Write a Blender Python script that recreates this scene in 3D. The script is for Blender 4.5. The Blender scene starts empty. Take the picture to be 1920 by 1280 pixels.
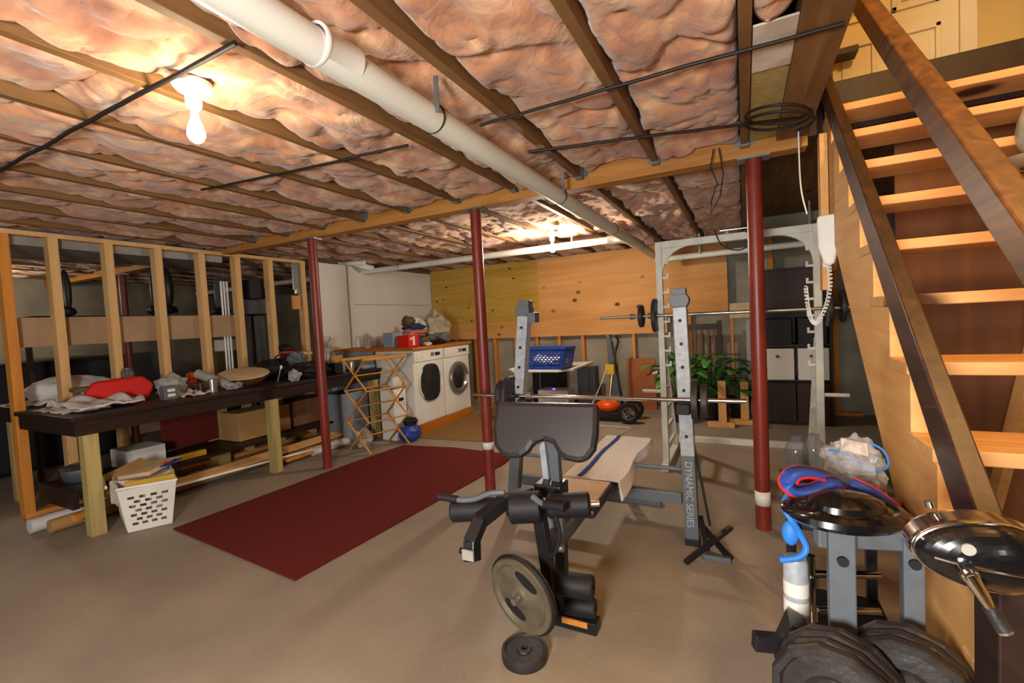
import bpy, math, random
from mathutils import Vector, Matrix, noise
PI=math.pi; R=math.radians
SC=bpy.context.scene; COL=SC.collection
# ---------------------------------------------------------------- camera
cam=bpy.data.cameras.new('camera'); camo=bpy.data.objects.new('camera',cam); COL.objects.link(camo)
cam.sensor_width=36; cam.lens=860.3/1920*36; cam.clip_start=.02
yaw,pitch,roll=-0.469673193,-0.0450208972,-0.052248264
fw=Vector((math.sin(yaw)*math.cos(pitch),math.cos(yaw)*math.cos(pitch),math.sin(pitch)))
r0=Vector((math.cos(yaw),-math.sin(yaw),0)); u0=r0.cross(fw)
c_,s_=math.cos(roll),math.sin(roll)
rt=c_*r0+s_*u0; up=-s_*r0+c_*u0
camo.matrix_world=Matrix(((rt.x,up.x,-fw.x,0),(rt.y,up.y,-fw.y,0),(rt.z,up.z,-fw.z,1.42),(0,0,0,1)))
SC.camera=camo
# ---------------------------------------------------------------- view + world
SC.view_settings.view_transform='Standard'; SC.view_settings.look='None'
SC.view_settings.gamma=1; SC.view_settings.exposure=0.6
w=bpy.data.worlds.new('world'); SC.world=w; w.use_nodes=True
w.node_tree.nodes['Background'].inputs[0].default_value=(.75,.85,1,1)
w.node_tree.nodes['Background'].inputs[1].default_value=1.2
# ---------------------------------------------------------------- lights of the place, plus one added fill
def light(name,kind,loc,power,col,size=.03,rot=None,**k):
    l=bpy.data.lights.new(name,kind); l.energy=power; l.color=col
    if kind=='POINT': l.shadow_soft_size=size
    if kind=='AREA':
        l.shape='RECTANGLE'; l.size=size; l.size_y=k.get('sy',size)
    if kind=='SPOT':
        l.shadow_soft_size=size; l.spot_size=k.get('ang',2.4); l.spot_blend=k.get('blend',.6)
    o=bpy.data.objects.new(name,l); o.location=loc; COL.objects.link(o)
    if rot: o.rotation_euler=rot
    return o
BULBS=[(-1.9,1.10,2.215),(-1.95,5.0,2.215),(-1.9,-2.6,2.215),(-8.6,1.9,2.215)]
WARM=(1.0,.89,.73)
light('bulb_light','POINT',BULBS[0],18,WARM,.045)
light('bulb_light','POINT',BULBS[1],150,WARM,.045)
light('bulb_light','POINT',BULBS[2],34,WARM,.045)
light('bulb_light','POINT',BULBS[3],65,(1,.84,.66),.045)
light('bounce_fill','SPOT',(-.35,-1.15,1.40),340,(1,.95,.89),.28,rot=(R(97),0,R(20)),ang=R(155),blend=.6)  # soft fill spot added behind the camera, standing in for bounced flash
light('landing_light','POINT',(1.1,.8,3.9),120,(1,.66,.26),.1)
light('doorway_daylight','AREA',(-4.6,-3.9,1.25),270,(.72,.84,1),1.6,rot=(R(-90),0,0),sy=1.8)

# ---------------------------------------------------------------- helpers
def srgb(h):
    h=h.lstrip('#'); v=[int(h[i:i+2],16)/255 for i in (0,2,4)]
    return tuple((x/12.92 if x<=.04045 else ((x+.055)/1.055)**2.4) for x in v)+(1,)
def mat(name,col,rough=.6,metal=0,col2=None,scale=8,stretch=(1,1,1),detail=4,bump=0,bscale=None,spec=.4,coat=0,trans=0,ior=1.45,lo=.35,hi=.65,sub=0,dist=0,sheen=0):
    m=bpy.data.materials.new(name); m.use_nodes=True; nt=m.node_tree; N=nt.nodes; L=nt.links
    b=N['Principled BSDF']; c1=srgb(col)
    b.inputs['Base Color'].default_value=c1; b.inputs['Roughness'].default_value=rough
    b.inputs['Metallic'].default_value=metal; b.inputs['Specular IOR Level'].default_value=spec
    b.inputs['Coat Weight'].default_value=coat; b.inputs['Transmission Weight'].default_value=trans; b.inputs['IOR'].default_value=ior
    if sheen: b.inputs['Sheen Weight'].default_value=sheen
    tc=N.new('ShaderNodeTexCoord'); mp=N.new('ShaderNodeMapping'); mp.inputs['Scale'].default_value=stretch
    L.new(tc.outputs['Object'],mp.inputs['Vector'])
    nz=N.new('ShaderNodeTexNoise'); nz.inputs['Scale'].default_value=scale; nz.inputs['Detail'].default_value=detail; nz.inputs['Distortion'].default_value=dist
    L.new(mp.outputs[0],nz.inputs['Vector'])
    rp=N.new('ShaderNodeValToRGB'); rp.color_ramp.elements[0].position=lo; rp.color_ramp.elements[1].position=hi
    c2=srgb(col2) if col2 else tuple(x*.88 for x in c1[:3])+(1,)
    rp.color_ramp.elements[0].color=c2; rp.color_ramp.elements[1].color=c1
    L.new(nz.outputs['Fac'],rp.inputs[0]); L.new(rp.outputs[0],b.inputs['Base Color'])
    if bump:
        n2=N.new('ShaderNodeTexNoise'); n2.inputs['Scale'].default_value=bscale or scale*3; n2.inputs['Detail'].default_value=6
        L.new(mp.outputs[0],n2.inputs['Vector'])
        bp=N.new('ShaderNodeBump'); bp.inputs['Strength'].default_value=bump; bp.inputs['Distance'].default_value=.02
        L.new(n2.outputs['Fac'],bp.inputs['Height']); L.new(bp.outputs[0],b.inputs['Normal'])
    return m
def emis(name,col,s):
    m=bpy.data.materials.new(name); m.use_nodes=True; b=m.node_tree.nodes['Principled BSDF']
    c=srgb(col); b.inputs['Base Color'].default_value=c; b.inputs['Emission Color'].default_value=c; b.inputs['Emission Strength'].default_value=s
    return m
def wood(name,c1,c2,axis='x',rough=.65,knots=False,ring=14,coat=0,lo=.3,hi=.7):
    """long grain along axis with optional knots"""
    m=bpy.data.materials.new(name); m.use_nodes=True; nt=m.node_tree; N=nt.nodes; L=nt.links; b=N['Principled BSDF']
    b.inputs['Roughness'].default_value=rough; b.inputs['Specular IOR Level'].default_value=.3; b.inputs['Coat Weight'].default_value=coat
    tc=N.new('ShaderNodeTexCoord'); mp=N.new('ShaderNodeMapping')
    s={'x':(.09,1,1),'y':(1,.09,1),'z':(1,1,.09)}[axis]; mp.inputs['Scale'].default_value=s
    L.new(tc.outputs['Object'],mp.inputs['Vector'])
    nz=N.new('ShaderNodeTexNoise'); nz.inputs['Scale'].default_value=ring; nz.inputs['Detail'].default_value=5; nz.inputs['Distortion'].default_value=1.2
    L.new(mp.outputs[0],nz.inputs['Vector'])
    rp=N.new('ShaderNodeValToRGB'); rp.color_ramp.elements[0].position=lo; rp.color_ramp.elements[1].position=hi
    rp.color_ramp.elements[0].color=srgb(c2); rp.color_ramp.elements[1].color=srgb(c1)
    L.new(nz.outputs['Fac'],rp.inputs[0]); out=rp.outputs[0]
    if knots:
        vo=N.new('ShaderNodeTexVoronoi'); vo.inputs['Scale'].default_value=5.2 if knots is True else knots
        mp2=N.new('ShaderNodeMapping'); mp2.inputs['Scale'].default_value={'x':(.7,1,1),'y':(1,.6,1),'z':(1,1,.6)}[axis]
        L.new(tc.outputs['Object'],mp2.inputs['Vector']); L.new(mp2.outputs[0],vo.inputs['Vector'])
        r2=N.new('ShaderNodeValToRGB'); r2.color_ramp.elements[0].position=.08; r2.color_ramp.elements[1].position=.14
        r2.color_ramp.elements[0].color=(1,1,1,1); r2.color_ramp.elements[1].color=(0,0,0,1)
        L.new(vo.outputs['Distance'],r2.inputs[0])
        mx=N.new('ShaderNodeMix'); mx.data_type='RGBA'; L.new(r2.outputs[0],mx.inputs['Factor']); L.new(out,mx.inputs['A']); mx.inputs['B'].default_value=srgb('#4a2c12')
        out=mx.outputs['Result']
    L.new(out,b.inputs['Base Color']); return m

def fin(o,sm,bev=0):
    return o
class MB:
    def __init__(s): s.v=[]; s.f=[]; s.s=[]
    def add(s,v,f,smooth=False,mx=None):
        k=len(s.v)
        s.v+= [ (mx@Vector(p)) if mx else Vector(p) for p in v]
        s.f+=[tuple(i+k for i in q) for q in f]; s.s+=[smooth]*len(f); return s
    def bx(s,x0,x1,y0,y1,z0,z1,mx=None):
        v=[(x0,y0,z0),(x1,y0,z0),(x1,y1,z0),(x0,y1,z0),(x0,y0,z1),(x1,y0,z1),(x1,y1,z1),(x0,y1,z1)]
        return s.add(v,[(0,3,2,1),(4,5,6,7),(0,1,5,4),(1,2,6,5),(2,3,7,6),(3,0,4,7)],False,mx)
    def bar(s,p0,p1,wx,wy,up=(0,0,1)):
        """rectangular bar from p0 to p1; wx along side, wy along up"""
        p0=Vector(p0);p1=Vector(p1);d=(p1-p0);L=d.length;d.normalize();u=Vector(up)
        sd=d.cross(u)
        if sd.length<1e-4: sd=d.cross(Vector((1,0,0)))
        sd.normalize(); u=sd.cross(d).normalized()
        mx=Matrix((( sd.x,u.x,d.x,p0.x),(sd.y,u.y,d.y,p0.y),(sd.z,u.z,d.z,p0.z),(0,0,0,1)))
        return s.bx(-wx/2,wx/2,-wy/2,wy/2,0,L,mx)
    def tube(s,pts,r,n=10,closed=False,cap=True,rs=None):
        P=[Vector(p) for p in pts]; m=len(P); v=[]; f=[]
        def tan(i):
            if closed: return (P[(i+1)%m]-P[i-1]).normalized()
            return (P[min(i+1,m-1)]-P[max(i-1,0)]).normalized()
        t=tan(0); a=t.orthogonal().normalized()
        for i in range(m):
            t=tan(i); a=(a-t*a.dot(t)).normalized(); b=t.cross(a); rr=rs[i] if rs else r
            for k in range(n):
                q=2*PI*k/n; v.append(P[i]+a*(math.cos(q)*rr)+b*(math.sin(q)*rr))
        for i in range(m if closed else m-1):
            j=(i+1)%m
            for k in range(n): f.append((i*n+k,i*n+(k+1)%n,j*n+(k+1)%n,j*n+k))
        s.add(v,f,True)
        if cap and not closed:
            s.add(v[:n],[tuple(range(n-1,-1,-1))]); s.add(v[-n:],[tuple(range(n))])
        return s
    def cyl(s,p0,p1,r,n=18,r1=None): return s.tube([p0,p1],r,n,rs=[r,r if r1 is None else r1])
    def lathe(s,prof,org=(0,0,0),axis=(0,0,1),n=28,smooth=True,close=False):
        """prof: list (r,h) ; sharp where profile repeated"""
        a=Vector(axis).normalized(); x=a.orthogonal().normalized(); y=a.cross(x); o=Vector(org); v=[];f=[]
        for r,h in prof:
            for k in range(n):
                q=2*PI*k/n; v.append(o+a*h+x*(r*math.cos(q))+y*(r*math.sin(q)))
        m=len(prof)
        for i in range(m-1 if not close else m):
            j=(i+1)%m
            for k in range(n): f.append((i*n+k,i*n+(k+1)%n,j*n+(k+1)%n,j*n+k))
        return s.add(v,f,smooth)
    def prism(s,poly,o,u,vv,w):
        """poly in (u,v) plane from o, extruded along w"""
        o=Vector(o);u=Vector(u);vv=Vector(vv);w=Vector(w);n=len(poly)
        v=[o+u*a+vv*b for a,b in poly]; v+= [p+w for p in v]
        f=[tuple(range(n-1,-1,-1)),tuple(range(n,2*n))]+[(i,(i+1)%n,n+(i+1)%n,n+i) for i in range(n)]
        return s.add(v,f)
    def ell(s,c,r,n=20,m=12,amp=0,seed=0,fr=2.0,mx=None,flat=None):
        v=[];f=[]; c=Vector(c)
        for i in range(m+1):
            th=PI*i/m
            for k in range(n):
                q=2*PI*k/n; d=Vector((math.sin(th)*math.cos(q),math.sin(th)*math.sin(q),math.cos(th)))
                g=1+amp*(noise.noise(d*fr+Vector((seed*3.7,seed*1.3,seed)))*2) if amp else 1
                p=Vector((d.x*r[0]*g,d.y*r[1]*g,d.z*r[2]*g))
                if flat is not None and p.z<flat: p.z=flat
                if mx: p=mx@p
                v.append(c+p)
        for i in range(m):
            for k in range(n): f.append((i*n+k,(i+1)*n+k,(i+1)*n+(k+1)%n,i*n+(k+1)%n))
        return s.add(v,f,True)
    def sheet(s,fn,nu,nv,smooth=True):
        v=[fn(i/nu,j/nv) for j in range(nv+1) for i in range(nu+1)]
        f=[(j*(nu+1)+i,j*(nu+1)+i+1,(j+1)*(nu+1)+i+1,(j+1)*(nu+1)+i) for j in range(nv) for i in range(nu)]
        return s.add(v,f,smooth)
    def grille(s,o,u,v,nx,ny,hole=.55,margin=.12,t=.003,stag=True):
        """panel o,u,v with rows of holes, real thickness t"""
        o=Vector(o);u=Vector(u);v=Vector(v);w=u.cross(v).normalized()*t
        def cell(a0,a1,b0,b1):
            c=[o+u*a0+v*b0,o+u*a1+v*b0,o+u*a1+v*b1,o+u*a0+v*b1]; c+=[p+w for p in c]
            s.add(c,[(0,3,2,1),(4,5,6,7),(0,1,5,4),(1,2,6,5),(2,3,7,6),(3,0,4,7)])
        cell(0,1,0,margin); cell(0,1,1-margin*1.5,1)
        cell(0,margin*.6,margin,1-margin*1.5); cell(1-margin*.6,1,margin,1-margin*1.5)
        x0,x1,y0,y1=margin*.6,1-margin*.6,margin,1-margin*1.5
        ch=(y1-y0)/ny; cw=(x1-x0)/nx
        for j in range(ny):
            b0=y0+j*ch; hb=ch*.42
            cell(x0,x1,b0,b0+(ch-hb)/2); cell(x0,x1,b0+ch-(ch-hb)/2,b0+ch)
            off=(cw/2 if (stag and j%2) else 0); a=x0
            for i in range(nx+ (0 if off else 0)):
                h0=x0+i*cw+off+cw*(1-hole)/2; h1=h0+cw*hole
                if h1>x1: break
                cell(a,h0,b0+(ch-hb)/2,b0+(ch+hb)/2); a=h1
            cell(a,x1,b0+(ch-hb)/2,b0+(ch+hb)/2)
        return s
    def build(s,name,m,parent=None,bev=0,sub=0,solid=0,loc=None):
        me=bpy.data.meshes.new(name)
        off=parent.location if (parent is not None and parent.get('_w',1)) else (Vector(loc) if loc else Vector())
        if parent is not None and '_base' in parent: off=Vector(parent['_base'])
        base=off.copy()
        me.from_pydata([tuple(p-off) for p in s.v],[],s.f)
        for i,p in enumerate(me.polygons): p.use_smooth=s.s[i]
        me.validate(); me.update()
        if any(s.s): me.set_sharp_from_angle(angle=R(36))
        o=bpy.data.objects.new(name,me); COL.objects.link(o)
        if m: me.materials.append(m)
        if parent is not None: o.parent=parent; BASE[o.name]=base
        elif loc: o.location=loc
        o['_base']=list(base)
        if solid: md=o.modifiers.new('thickness','SOLIDIFY'); md.thickness=solid
        if bev: md=o.modifiers.new('bevel','BEVEL'); md.width=bev; md.segments=2; md.limit_method='ANGLE'; md.angle_limit=R(40)
        if sub: md=o.modifiers.new('subdivision','SUBSURF'); md.levels=sub; md.render_levels=sub
        return o
BASE={}
def thing(name,label,cat,loc=(0,0,0),group=None):
    o=bpy.data.objects.new(name,None); COL.objects.link(o); o.location=loc; o.empty_display_size=.05
    o['_base']=list(loc); o['label']=label; o['category']=cat
    if group: o['group']=group
    return o
def tag(o,label,cat,group=None):
    o['label']=label; o['category']=cat
    if group: o['group']=group
    return o
def one(mb,name,m,label,cat,loc,group=None,**k):
    return tag(mb.build(name,m,None,loc=loc,**k),label,cat,group)
def struct(o): o['kind']='structure'; return o
def copy_tree(o,parent=None):
    c=o.copy(); COL.objects.link(c); c.parent=parent
    if parent is not None: c.parent=parent
    for ch in list(o.children): copy_tree(ch,c)
    return c
ORD=['first','second','third','fourth','fifth','sixth','seventh','eighth','ninth','tenth','eleventh','twelfth','thirteenth','fourteenth','fifteenth','sixteenth','seventeenth','eighteenth','nineteenth','twentieth']

# ---------------------------------------------------------------- materials
M={}
M['concrete']=mat('concrete_floor','#968a76',.62,col2='#82766a',scale=1.6,detail=8,bump=.08,bscale=30,lo=.3,hi=.7)
M['conc_wall']=mat('concrete_wall','#9a9282',.85,col2='#827a6a',scale=2.2,detail=6,bump=.25,bscale=14)
M['joist']=wood('joist_wood','#84603a','#66482a','y',knots=3.0)
M['beam']=wood('beam_wood','#b5813f','#98652e','x')
M['stud']=wood('stud_wood','#d8b07a','#c49860','z',knots=4.0)
M['studo']=wood('stud_wood_orange','#d08a3a','#b8742c','z')
M['ply_y']=wood('plywood_yellow','#c29c46','#aa8632','x',knots=6.5,ring=9)
M['ply_o']=wood('plywood_orange','#d29a5c','#c08648','x',knots=3.2,ring=7)
M['ply_b']=wood('plywood_brown','#7d5334','#66402a','z',ring=7)
M['treated']=wood('treated_wood','#b09c66','#96844e','z',knots=3.5)
M['tread']=wood('tread_wood','#d3a66e','#bf8d58','x',knots=1.6)
M['stringer']=wood('stringer_wood','#d8a868','#c8935a','y',knots=1.8)
M['rail']=wood('stained_rail','#43291d','#22150f','y',rough=.4,ring=22,coat=.15)
M['rail2']=wood('stained_handrail','#6e4524','#3c2415','y',rough=.4,ring=22,coat=.15)
M['lrail']=wood('dark_stained_wood','#2c1a12','#1c100c','y',rough=.5)
M['brownboard']=mat('brown_board','#a5896a',.8,col2='#9a7e60',scale=3)
M['dry_rack']=wood('rack_wood','#c98d3e','#b07630','z')
M['lamin']=wood('orange_shelf_wood','#b06818','#9a5812','y')
M['whitewall']=mat('white_panel','#dcd6cc',.6,col2='#d4cdc1',scale=1.2)
M['grey']=mat('grey_sheet','#8f8c88',.5,metal=.1,scale=2)
M['post']=mat('red_steel','#7a2c20',.38,col2='#6c2319',scale=5,spec=.5)
M['pvc']=mat('pvc','#dedfd4',.35,scale=2,spec=.5)
M['pvcw']=mat('pvc_white','#e6e6e2',.3,scale=2)
M['galv']=mat('galvanised','#8e979c',.35,metal=.8,scale=20)
M['black']=mat('black_rubber','#17161a',.6,scale=20)
M['blackp']=mat('black_plastic','#1d1c1f',.35,scale=20)
M['vinyl']=mat('black_vinyl','#252225',.36,scale=30,spec=.55)
M['gloss']=mat('gloss_black','#0e0d0f',.22,scale=20,coat=.35)
M['iron']=mat('cast_iron','#3a3736',.5,metal=.3,col2='#2a2827',scale=14,bump=.2)
M['ironl']=mat('grey_plate','#6a6250',.5,metal=.3,col2='#58503f',scale=14,bump=.15)
M['chrome']=mat('chrome','#c9c9c6',.14,metal=1,scale=30)
M['steel']=mat('brushed_steel','#b6b3ac',.28,metal=.9,scale=30)
M['rackg']=mat('rack_grey','#a2a8ae',.4,scale=30,col2='#8d949b',spec=.5)
M['rackd']=mat('rack_dark_grey','#5a6066',.45,scale=30)
M['smith']=mat('white_enamel','#cdd0c8',.4,scale=12,col2='#bfc2b8')
M['towel']=mat('white_towel','#efeae4',.95,scale=60,bump=.5,bscale=120,sheen=.3)
M['bluest']=mat('blue_stripe','#2c4c9c',.9,scale=60)
M['redc']=mat('red_carpet','#682a26',.95,col2='#5c231e',scale=130,bump=.4,bscale=300,spec=.1)
M['tanc']=mat('tan_carpet','#8a6b42',.95,col2='#7c5e38',scale=90,bump=.4,bscale=250,spec=.1)
M['appl']=mat('appliance_white','#d8d5cc',.3,scale=3,spec=.5)
M['glassd']=mat('dark_glass','#2b2a2a',.12,scale=6,coat=.4)
M['chgrey']=mat('silver_ring','#8f8a80',.3,metal=.6,scale=10)
M['bluegrey']=mat('blue_grey_side','#7f8a94',.5,scale=3)
M['red']=mat('red_cloth','#c01410',.7,scale=8)
M['redb']=mat('red_box','#c8200e',.45,scale=8)
M['blue']=mat('blue_plastic','#22408f',.4,scale=8)
M['blued']=mat('navy_cloth','#2a3060',.85,scale=12)
M['bluel']=mat('bright_blue','#2f78c8',.55,scale=8)
M['paper']=mat('paper','#cfc6b8',.85,col2='#b5a898',scale=9)
M['whitep']=mat('white_plastic','#dedad2',.35,scale=4)
M['whites']=mat('white_sack','#c9c6c2',.6,scale=5,bump=.4,bscale=9)
M['palegr']=mat('pale_grey','#9b9892',.6,scale=9)
M['orange']=mat('orange_plastic','#e2500c',.35,scale=8)
M['yellow']=mat('yellow_paint','#c09a1c',.5,scale=8)
M['wicker']=mat('tan_wood_top','#cdb48c',.6,col2='#bea27a',scale=10)
M['wbrown']=mat('brown_bowl','#5e3a1c',.5,scale=10)
M['pink']=mat('pink_cloth','#b0705c',.9,scale=12)
M['tan']=mat('tan_cloth','#a59a80',.9,col2='#8c8168',scale=12,bump=.3,bscale=20)
M['olive']=mat('olive_cloth','#5d4e22',.9,scale=12)
M['darkwood']=wood('dark_cabinet','#33190f','#241009','z',rough=.45)
M['leaf']=mat('leaf','#569446',.4,col2='#326a26',scale=16,spec=.5)
M['terra']=mat('hardboard','#a3613a',.8,col2='#95552f',scale=14)
M['copper']=mat('cardboard','#a8804e',.85,scale=6)
M['clear']=mat('clear_plastic','#e8eaec',.12,scale=8,bump=.6,bscale=16,spec=.9); M['clear'].node_tree.nodes['Principled BSDF'].inputs['Alpha'].default_value=.26
M['jug']=mat('smoked_plastic','#55585a',.08,scale=8,spec=.8); M['jug'].node_tree.nodes['Principled BSDF'].inputs['Alpha'].default_value=.42
M['porc']=mat('porcelain','#e8e4da',.3,scale=4)
M['bulb']=emis('bulb_glow','#ffe2b0',60)
M['doorw']=mat('door_paint','#d8c9a0',.5,scale=2)
M['wally']=mat('upstairs_wall','#c9a860',.7,scale=2)
M['ledblue']=emis('blue_led','#5a3cff',4)
M['wire']=mat('black_cable','#1b1613',.6,scale=10)
def insul():
    m=bpy.data.materials.new('pink_fibreglass'); m.use_nodes=True; nt=m.node_tree; N=nt.nodes; L=nt.links; b=N['Principled BSDF']
    b.inputs['Roughness'].default_value=1; b.inputs['Specular IOR Level'].default_value=.05; b.inputs['Sheen Weight'].default_value=.3
    tc=N.new('ShaderNodeTexCoord')
    n1=N.new('ShaderNodeTexNoise'); n1.inputs['Scale'].default_value=5; n1.inputs['Detail'].default_value=7; n1.inputs['Distortion'].default_value=.8
    L.new(tc.outputs['Object'],n1.inputs['Vector'])
    rp=N.new('ShaderNodeValToRGB'); e=rp.color_ramp.elements; e[0].position=.3; e[0].color=srgb('#966650'); e[1].position=.72; e[1].color=srgb('#d8b892')
    k=e.new(.52); k.color=srgb('#bf8a68')
    L.new(n1.outputs['Fac'],rp.inputs[0]); L.new(rp.outputs[0],b.inputs['Base Color'])
    n2=N.new('ShaderNodeTexNoise'); n2.inputs['Scale'].default_value=7; n2.inputs['Detail'].default_value=7; n2.inputs['Roughness'].default_value=.5; n2.inputs['Distortion'].default_value=.6
    L.new(tc.outputs['Object'],n2.inputs['Vector'])
    bp=N.new('ShaderNodeBump'); bp.inputs['Strength'].default_value=.55; bp.inputs['Distance'].default_value=.05
    L.new(n2.outputs['Fac'],bp.inputs['Height']); L.new(bp.outputs[0],b.inputs['Normal'])
    return m
M['insul']=insul()

# ================================================================= SETTING
CZ=2.63            # underside of the floor boards above
struct(MB().bx(-10.2,3.2,-4.2,7.4,-.2,0).build('floor',M['concrete']))
# ceiling boards with the stairwell left open
cb=MB(); cb.bx(-10.2,.36,-4.2,7.4,CZ,CZ+.03); cb.bx(.36,3.2,3.30,7.4,CZ,CZ+.03); cb.bx(.36,3.2,-4.2,-.3,CZ,CZ+.03); cb.bx(1.52,3.2,-.3,3.3,CZ,CZ+.03)
struct(cb.build('ceiling',M['joist']))
struct(MB().bx(-10.2,3.2,7.12,7.4,0,CZ).build('wall_back',M['conc_wall']))
struct(MB().bx(-10.2,-10,-4.2,7.12,0,CZ).build('wall_left',M['conc_wall']))
struct(MB().bx(3.0,3.2,-4.2,7.12,0,CZ).build('wall_right',M['conc_wall']))
wn=MB(); wn.bx(-10,-5.4,-4.2,-4,0,CZ); wn.bx(-3.8,3,-4.2,-4,0,CZ); wn.bx(-5.4,-3.8,-4.2,-4,2.1,CZ)
struct(wn.build('wall_front',M['conc_wall']))
# walls of the stairwell and the storey above
sw=MB(); sw.bx(1.56,1.60,-.3,3.4,0,5.2)
struct(sw.build('wall_stair_side',M['wally']))
uw=MB(); uw.bx(.30,.36,-.3,2.0,CZ+.06,5.2); uw.bx(-1.2,1.6,-.36,-.3,CZ+.06,5.2); uw.bx(-1.2,3.2,4.42,4.5,CZ+.06,5.2); uw.bx(-1.26,-1.2,-.36,4.5,CZ+.06,5.2); uw.bx(3.2,3.26,-.36,4.5,CZ+.06,5.2)
struct(uw.build('wall_upstairs',M['wally']))
struct(MB().bx(-1.3,3.3,-.4,4.5,5.2,5.25).build('ceiling_upstairs',M['doorw']))
# panelled door seen at the head of the stairs
d=MB(); d.bx(.55,1.38,4.36,4.40,2.68,4.7)
dr=struct(d.build('door_1',M['doorw'],bev=.004))
for (a,b) in ((.65,.92),(1.01,1.28)):
    for (z0,z1) in ((2.88,3.35),(3.5,4.1),(4.22,4.55)):
        q=MB(); t=.012
        q.bx(a,b,4.335,4.36,z0,z0+.03); q.bx(a,b,4.335,4.36,z1-.03,z1); q.bx(a,a+.03,4.335,4.36,z0,z1); q.bx(b-.03,b,4.335,4.36,z0,z1); q.bx(a+.06,b-.06,4.345,4.36,z0+.06,z1-.06)
        q.build('door_panel',M['doorw'],dr,bev=.004)
q=MB(); q.ell((1.33,4.31,3.66),(.03,.03,.03)); q.cyl((1.33,4.36,3.66),(1.33,4.32,3.66),.012); q.build('door_knob',M['steel'],dr)
fr=MB(); fr.bx(.46,.55,4.34,4.42,2.68,4.8); fr.bx(1.38,1.47,4.34,4.42,2.68,4.8); fr.bx(.46,1.47,4.34,4.42,4.7,4.8)
struct(fr.build('trim_1',M['doorw'],bev=.004))
# dark floor edge over the stair head
struct(MB().bx(.36,1.56,3.24,3.34,2.40,2.68).build('trim_2',M['lrail'],bev=.005))
struct(MB().bx(-1.2,3.2,3.34,4.42,2.66,2.69).build('floor_landing',M['tread']))

# ---------------- crossbeam and joists
JX=[.03-.525*k for k in range(19)]
bm_=MB(); bm_.bx(-10,.36,3.24,3.36,2.352,CZ)
one(bm_,'ceiling_beam',M['beam'],'long timber crossbeam resting on the red steel posts','beam',(-4.8,3.3,2.35),bev=.004)
tr=MB(); tr.bx(.20,.36,-3.9,3.24,2.41,CZ)
one(tr,'stair_trimmer',M['joist'],'doubled timber edging the stair opening, right of every ceiling joist','joist',(.33,0,2.4),bev=.003)
random.seed(4)
for k,x in enumerate(JX):
    which='in front of the crossbeam, '+('nearest the stairs' if k==0 else f'{ORD[k]} one out from the stairs')
    one(MB().bx(x-.022,x+.022,-3.9,3.24,2.412,CZ),'ceiling_joist',M['joist'],f'wooden ceiling joist {which}','joist',(x,0,2.41),'ceiling joists in front of the crossbeam',bev=.003)
    which='behind the crossbeam, '+('nearest the stairs' if k==0 else f'{ORD[k]} one out from the stairs')
    one(MB().bx(x-.022,x+.022,3.36,7.12,2.412,CZ),'ceiling_joist',M['joist'],f'wooden ceiling joist {which}','joist',(x,5,2.41),'ceiling joists behind the crossbeam',bev=.003)
    if -5.3<x:
        h=MB(); h.bx(x-.026,x-.022,3.18,3.24,2.405,2.55); h.bx(x+.022,x+.026,3.18,3.24,2.405,2.55); h.bx(x-.026,x+.026,3.17,3.24,2.402,2.410)
        h.bx(x-.055,x-.026,3.234,3.24,2.42,2.55); h.bx(x+.026,x+.055,3.234,3.24,2.42,2.55)
        one(h,'joist_hanger',M['galv'],f'galvanised hanger holding the {"joist nearest the stairs" if k==0 else ORD[k]+" joist out from the stairs"}','bracket',(x,3.22,2.41),'joist hangers on the crossbeam')
# ---------------- fibreglass batts
def batt(x0,x1,y0,y1,seed,low):
    L=y1-y0; W=x1-x0; nu=26; nv=int(L/.022); sx=seed*7.31
    def fn(u,v):
        x=x0+W*u; y=y0+L*v
        edge=min(u,1-u)*W; e=min(1,edge/.05); e=e*(2-e)
        big=noise.noise(Vector((x*2.2+sx,y*1.6,seed)))
        mid=noise.noise(Vector((x*6+sx,y*5,seed*2.0)))
        # sagging lobes along the bay
        lobe=math.sin((y+seed*.37+.15*noise.noise(Vector((x*3,y*2,seed+9.))))*2*PI/(.78+.2*math.sin(seed)))
        fold=abs(noise.noise(Vector((x*4+sx,y*2.6+.6*big,seed+3.))))
        fine=noise.noise(Vector((x*15,y*15,seed)))
        ridge=1-abs(noise.noise(Vector((x*3.4+sx,y*2.4+.5*big,seed+5.))))*2.4
        r2_=1-abs(noise.noise(Vector((x*8+sx,y*6+mid,seed+8.))))*2.2
        z=low-.030*big-.012*lobe-.012*mid+.038*max(0,ridge)**2+.018*max(0,r2_)**2-.005*fine
        z=z+(1-e)*(.028+.05*mid)
        if z<2.41: z=2.41-(2.41-z)*.6
        zz=max(2.365,z)
        sp=(.013+.02*noise.noise(Vector((y*5,seed,u*2)))) if zz<2.409 else 0
        return (min(x1+max(0,sp),max(x0-max(0,sp),x+.012*mid+(sp if u>.5 else -sp)*(1-e))),y,zz)
    m=MB(); m.sheet(fn,nu,nv)
    return m
bays=[(JX[k+1]+.024,JX[k]-.024,k) for k in range(len(JX)-1)]
def batt_obj(x0,x1,y0,y1,k,front,label):
    seed=k*1.7+(0 if front else 31)
    low=2.425 if k<3 else 2.415
    m=batt(x0,x1,y0,y1,seed,low)
    o=m.build('insulation_batt',M['insul'],None,loc=((x0+x1)/2,(y0+y1)/2,2.5),solid=0)
    md=o.modifiers.new('thickness','SOLIDIFY'); md.thickness=.06; md.offset=1
    return tag(o,label,'insulation','pink insulation between the joists '+('in front of' if front else 'behind')+' the crossbeam')
for x0,x1,k in bays:
    batt_obj(x0,x1,-3.85,3.22,k,True,f'pink fibreglass batt filling the {ORD[k]} bay from the stairs, in front of the crossbeam')
    batt_obj(x0,x1,3.38,7.10,k,False,f'pink fibreglass batt filling the {ORD[k]} bay from the stairs, behind the crossbeam')
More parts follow.
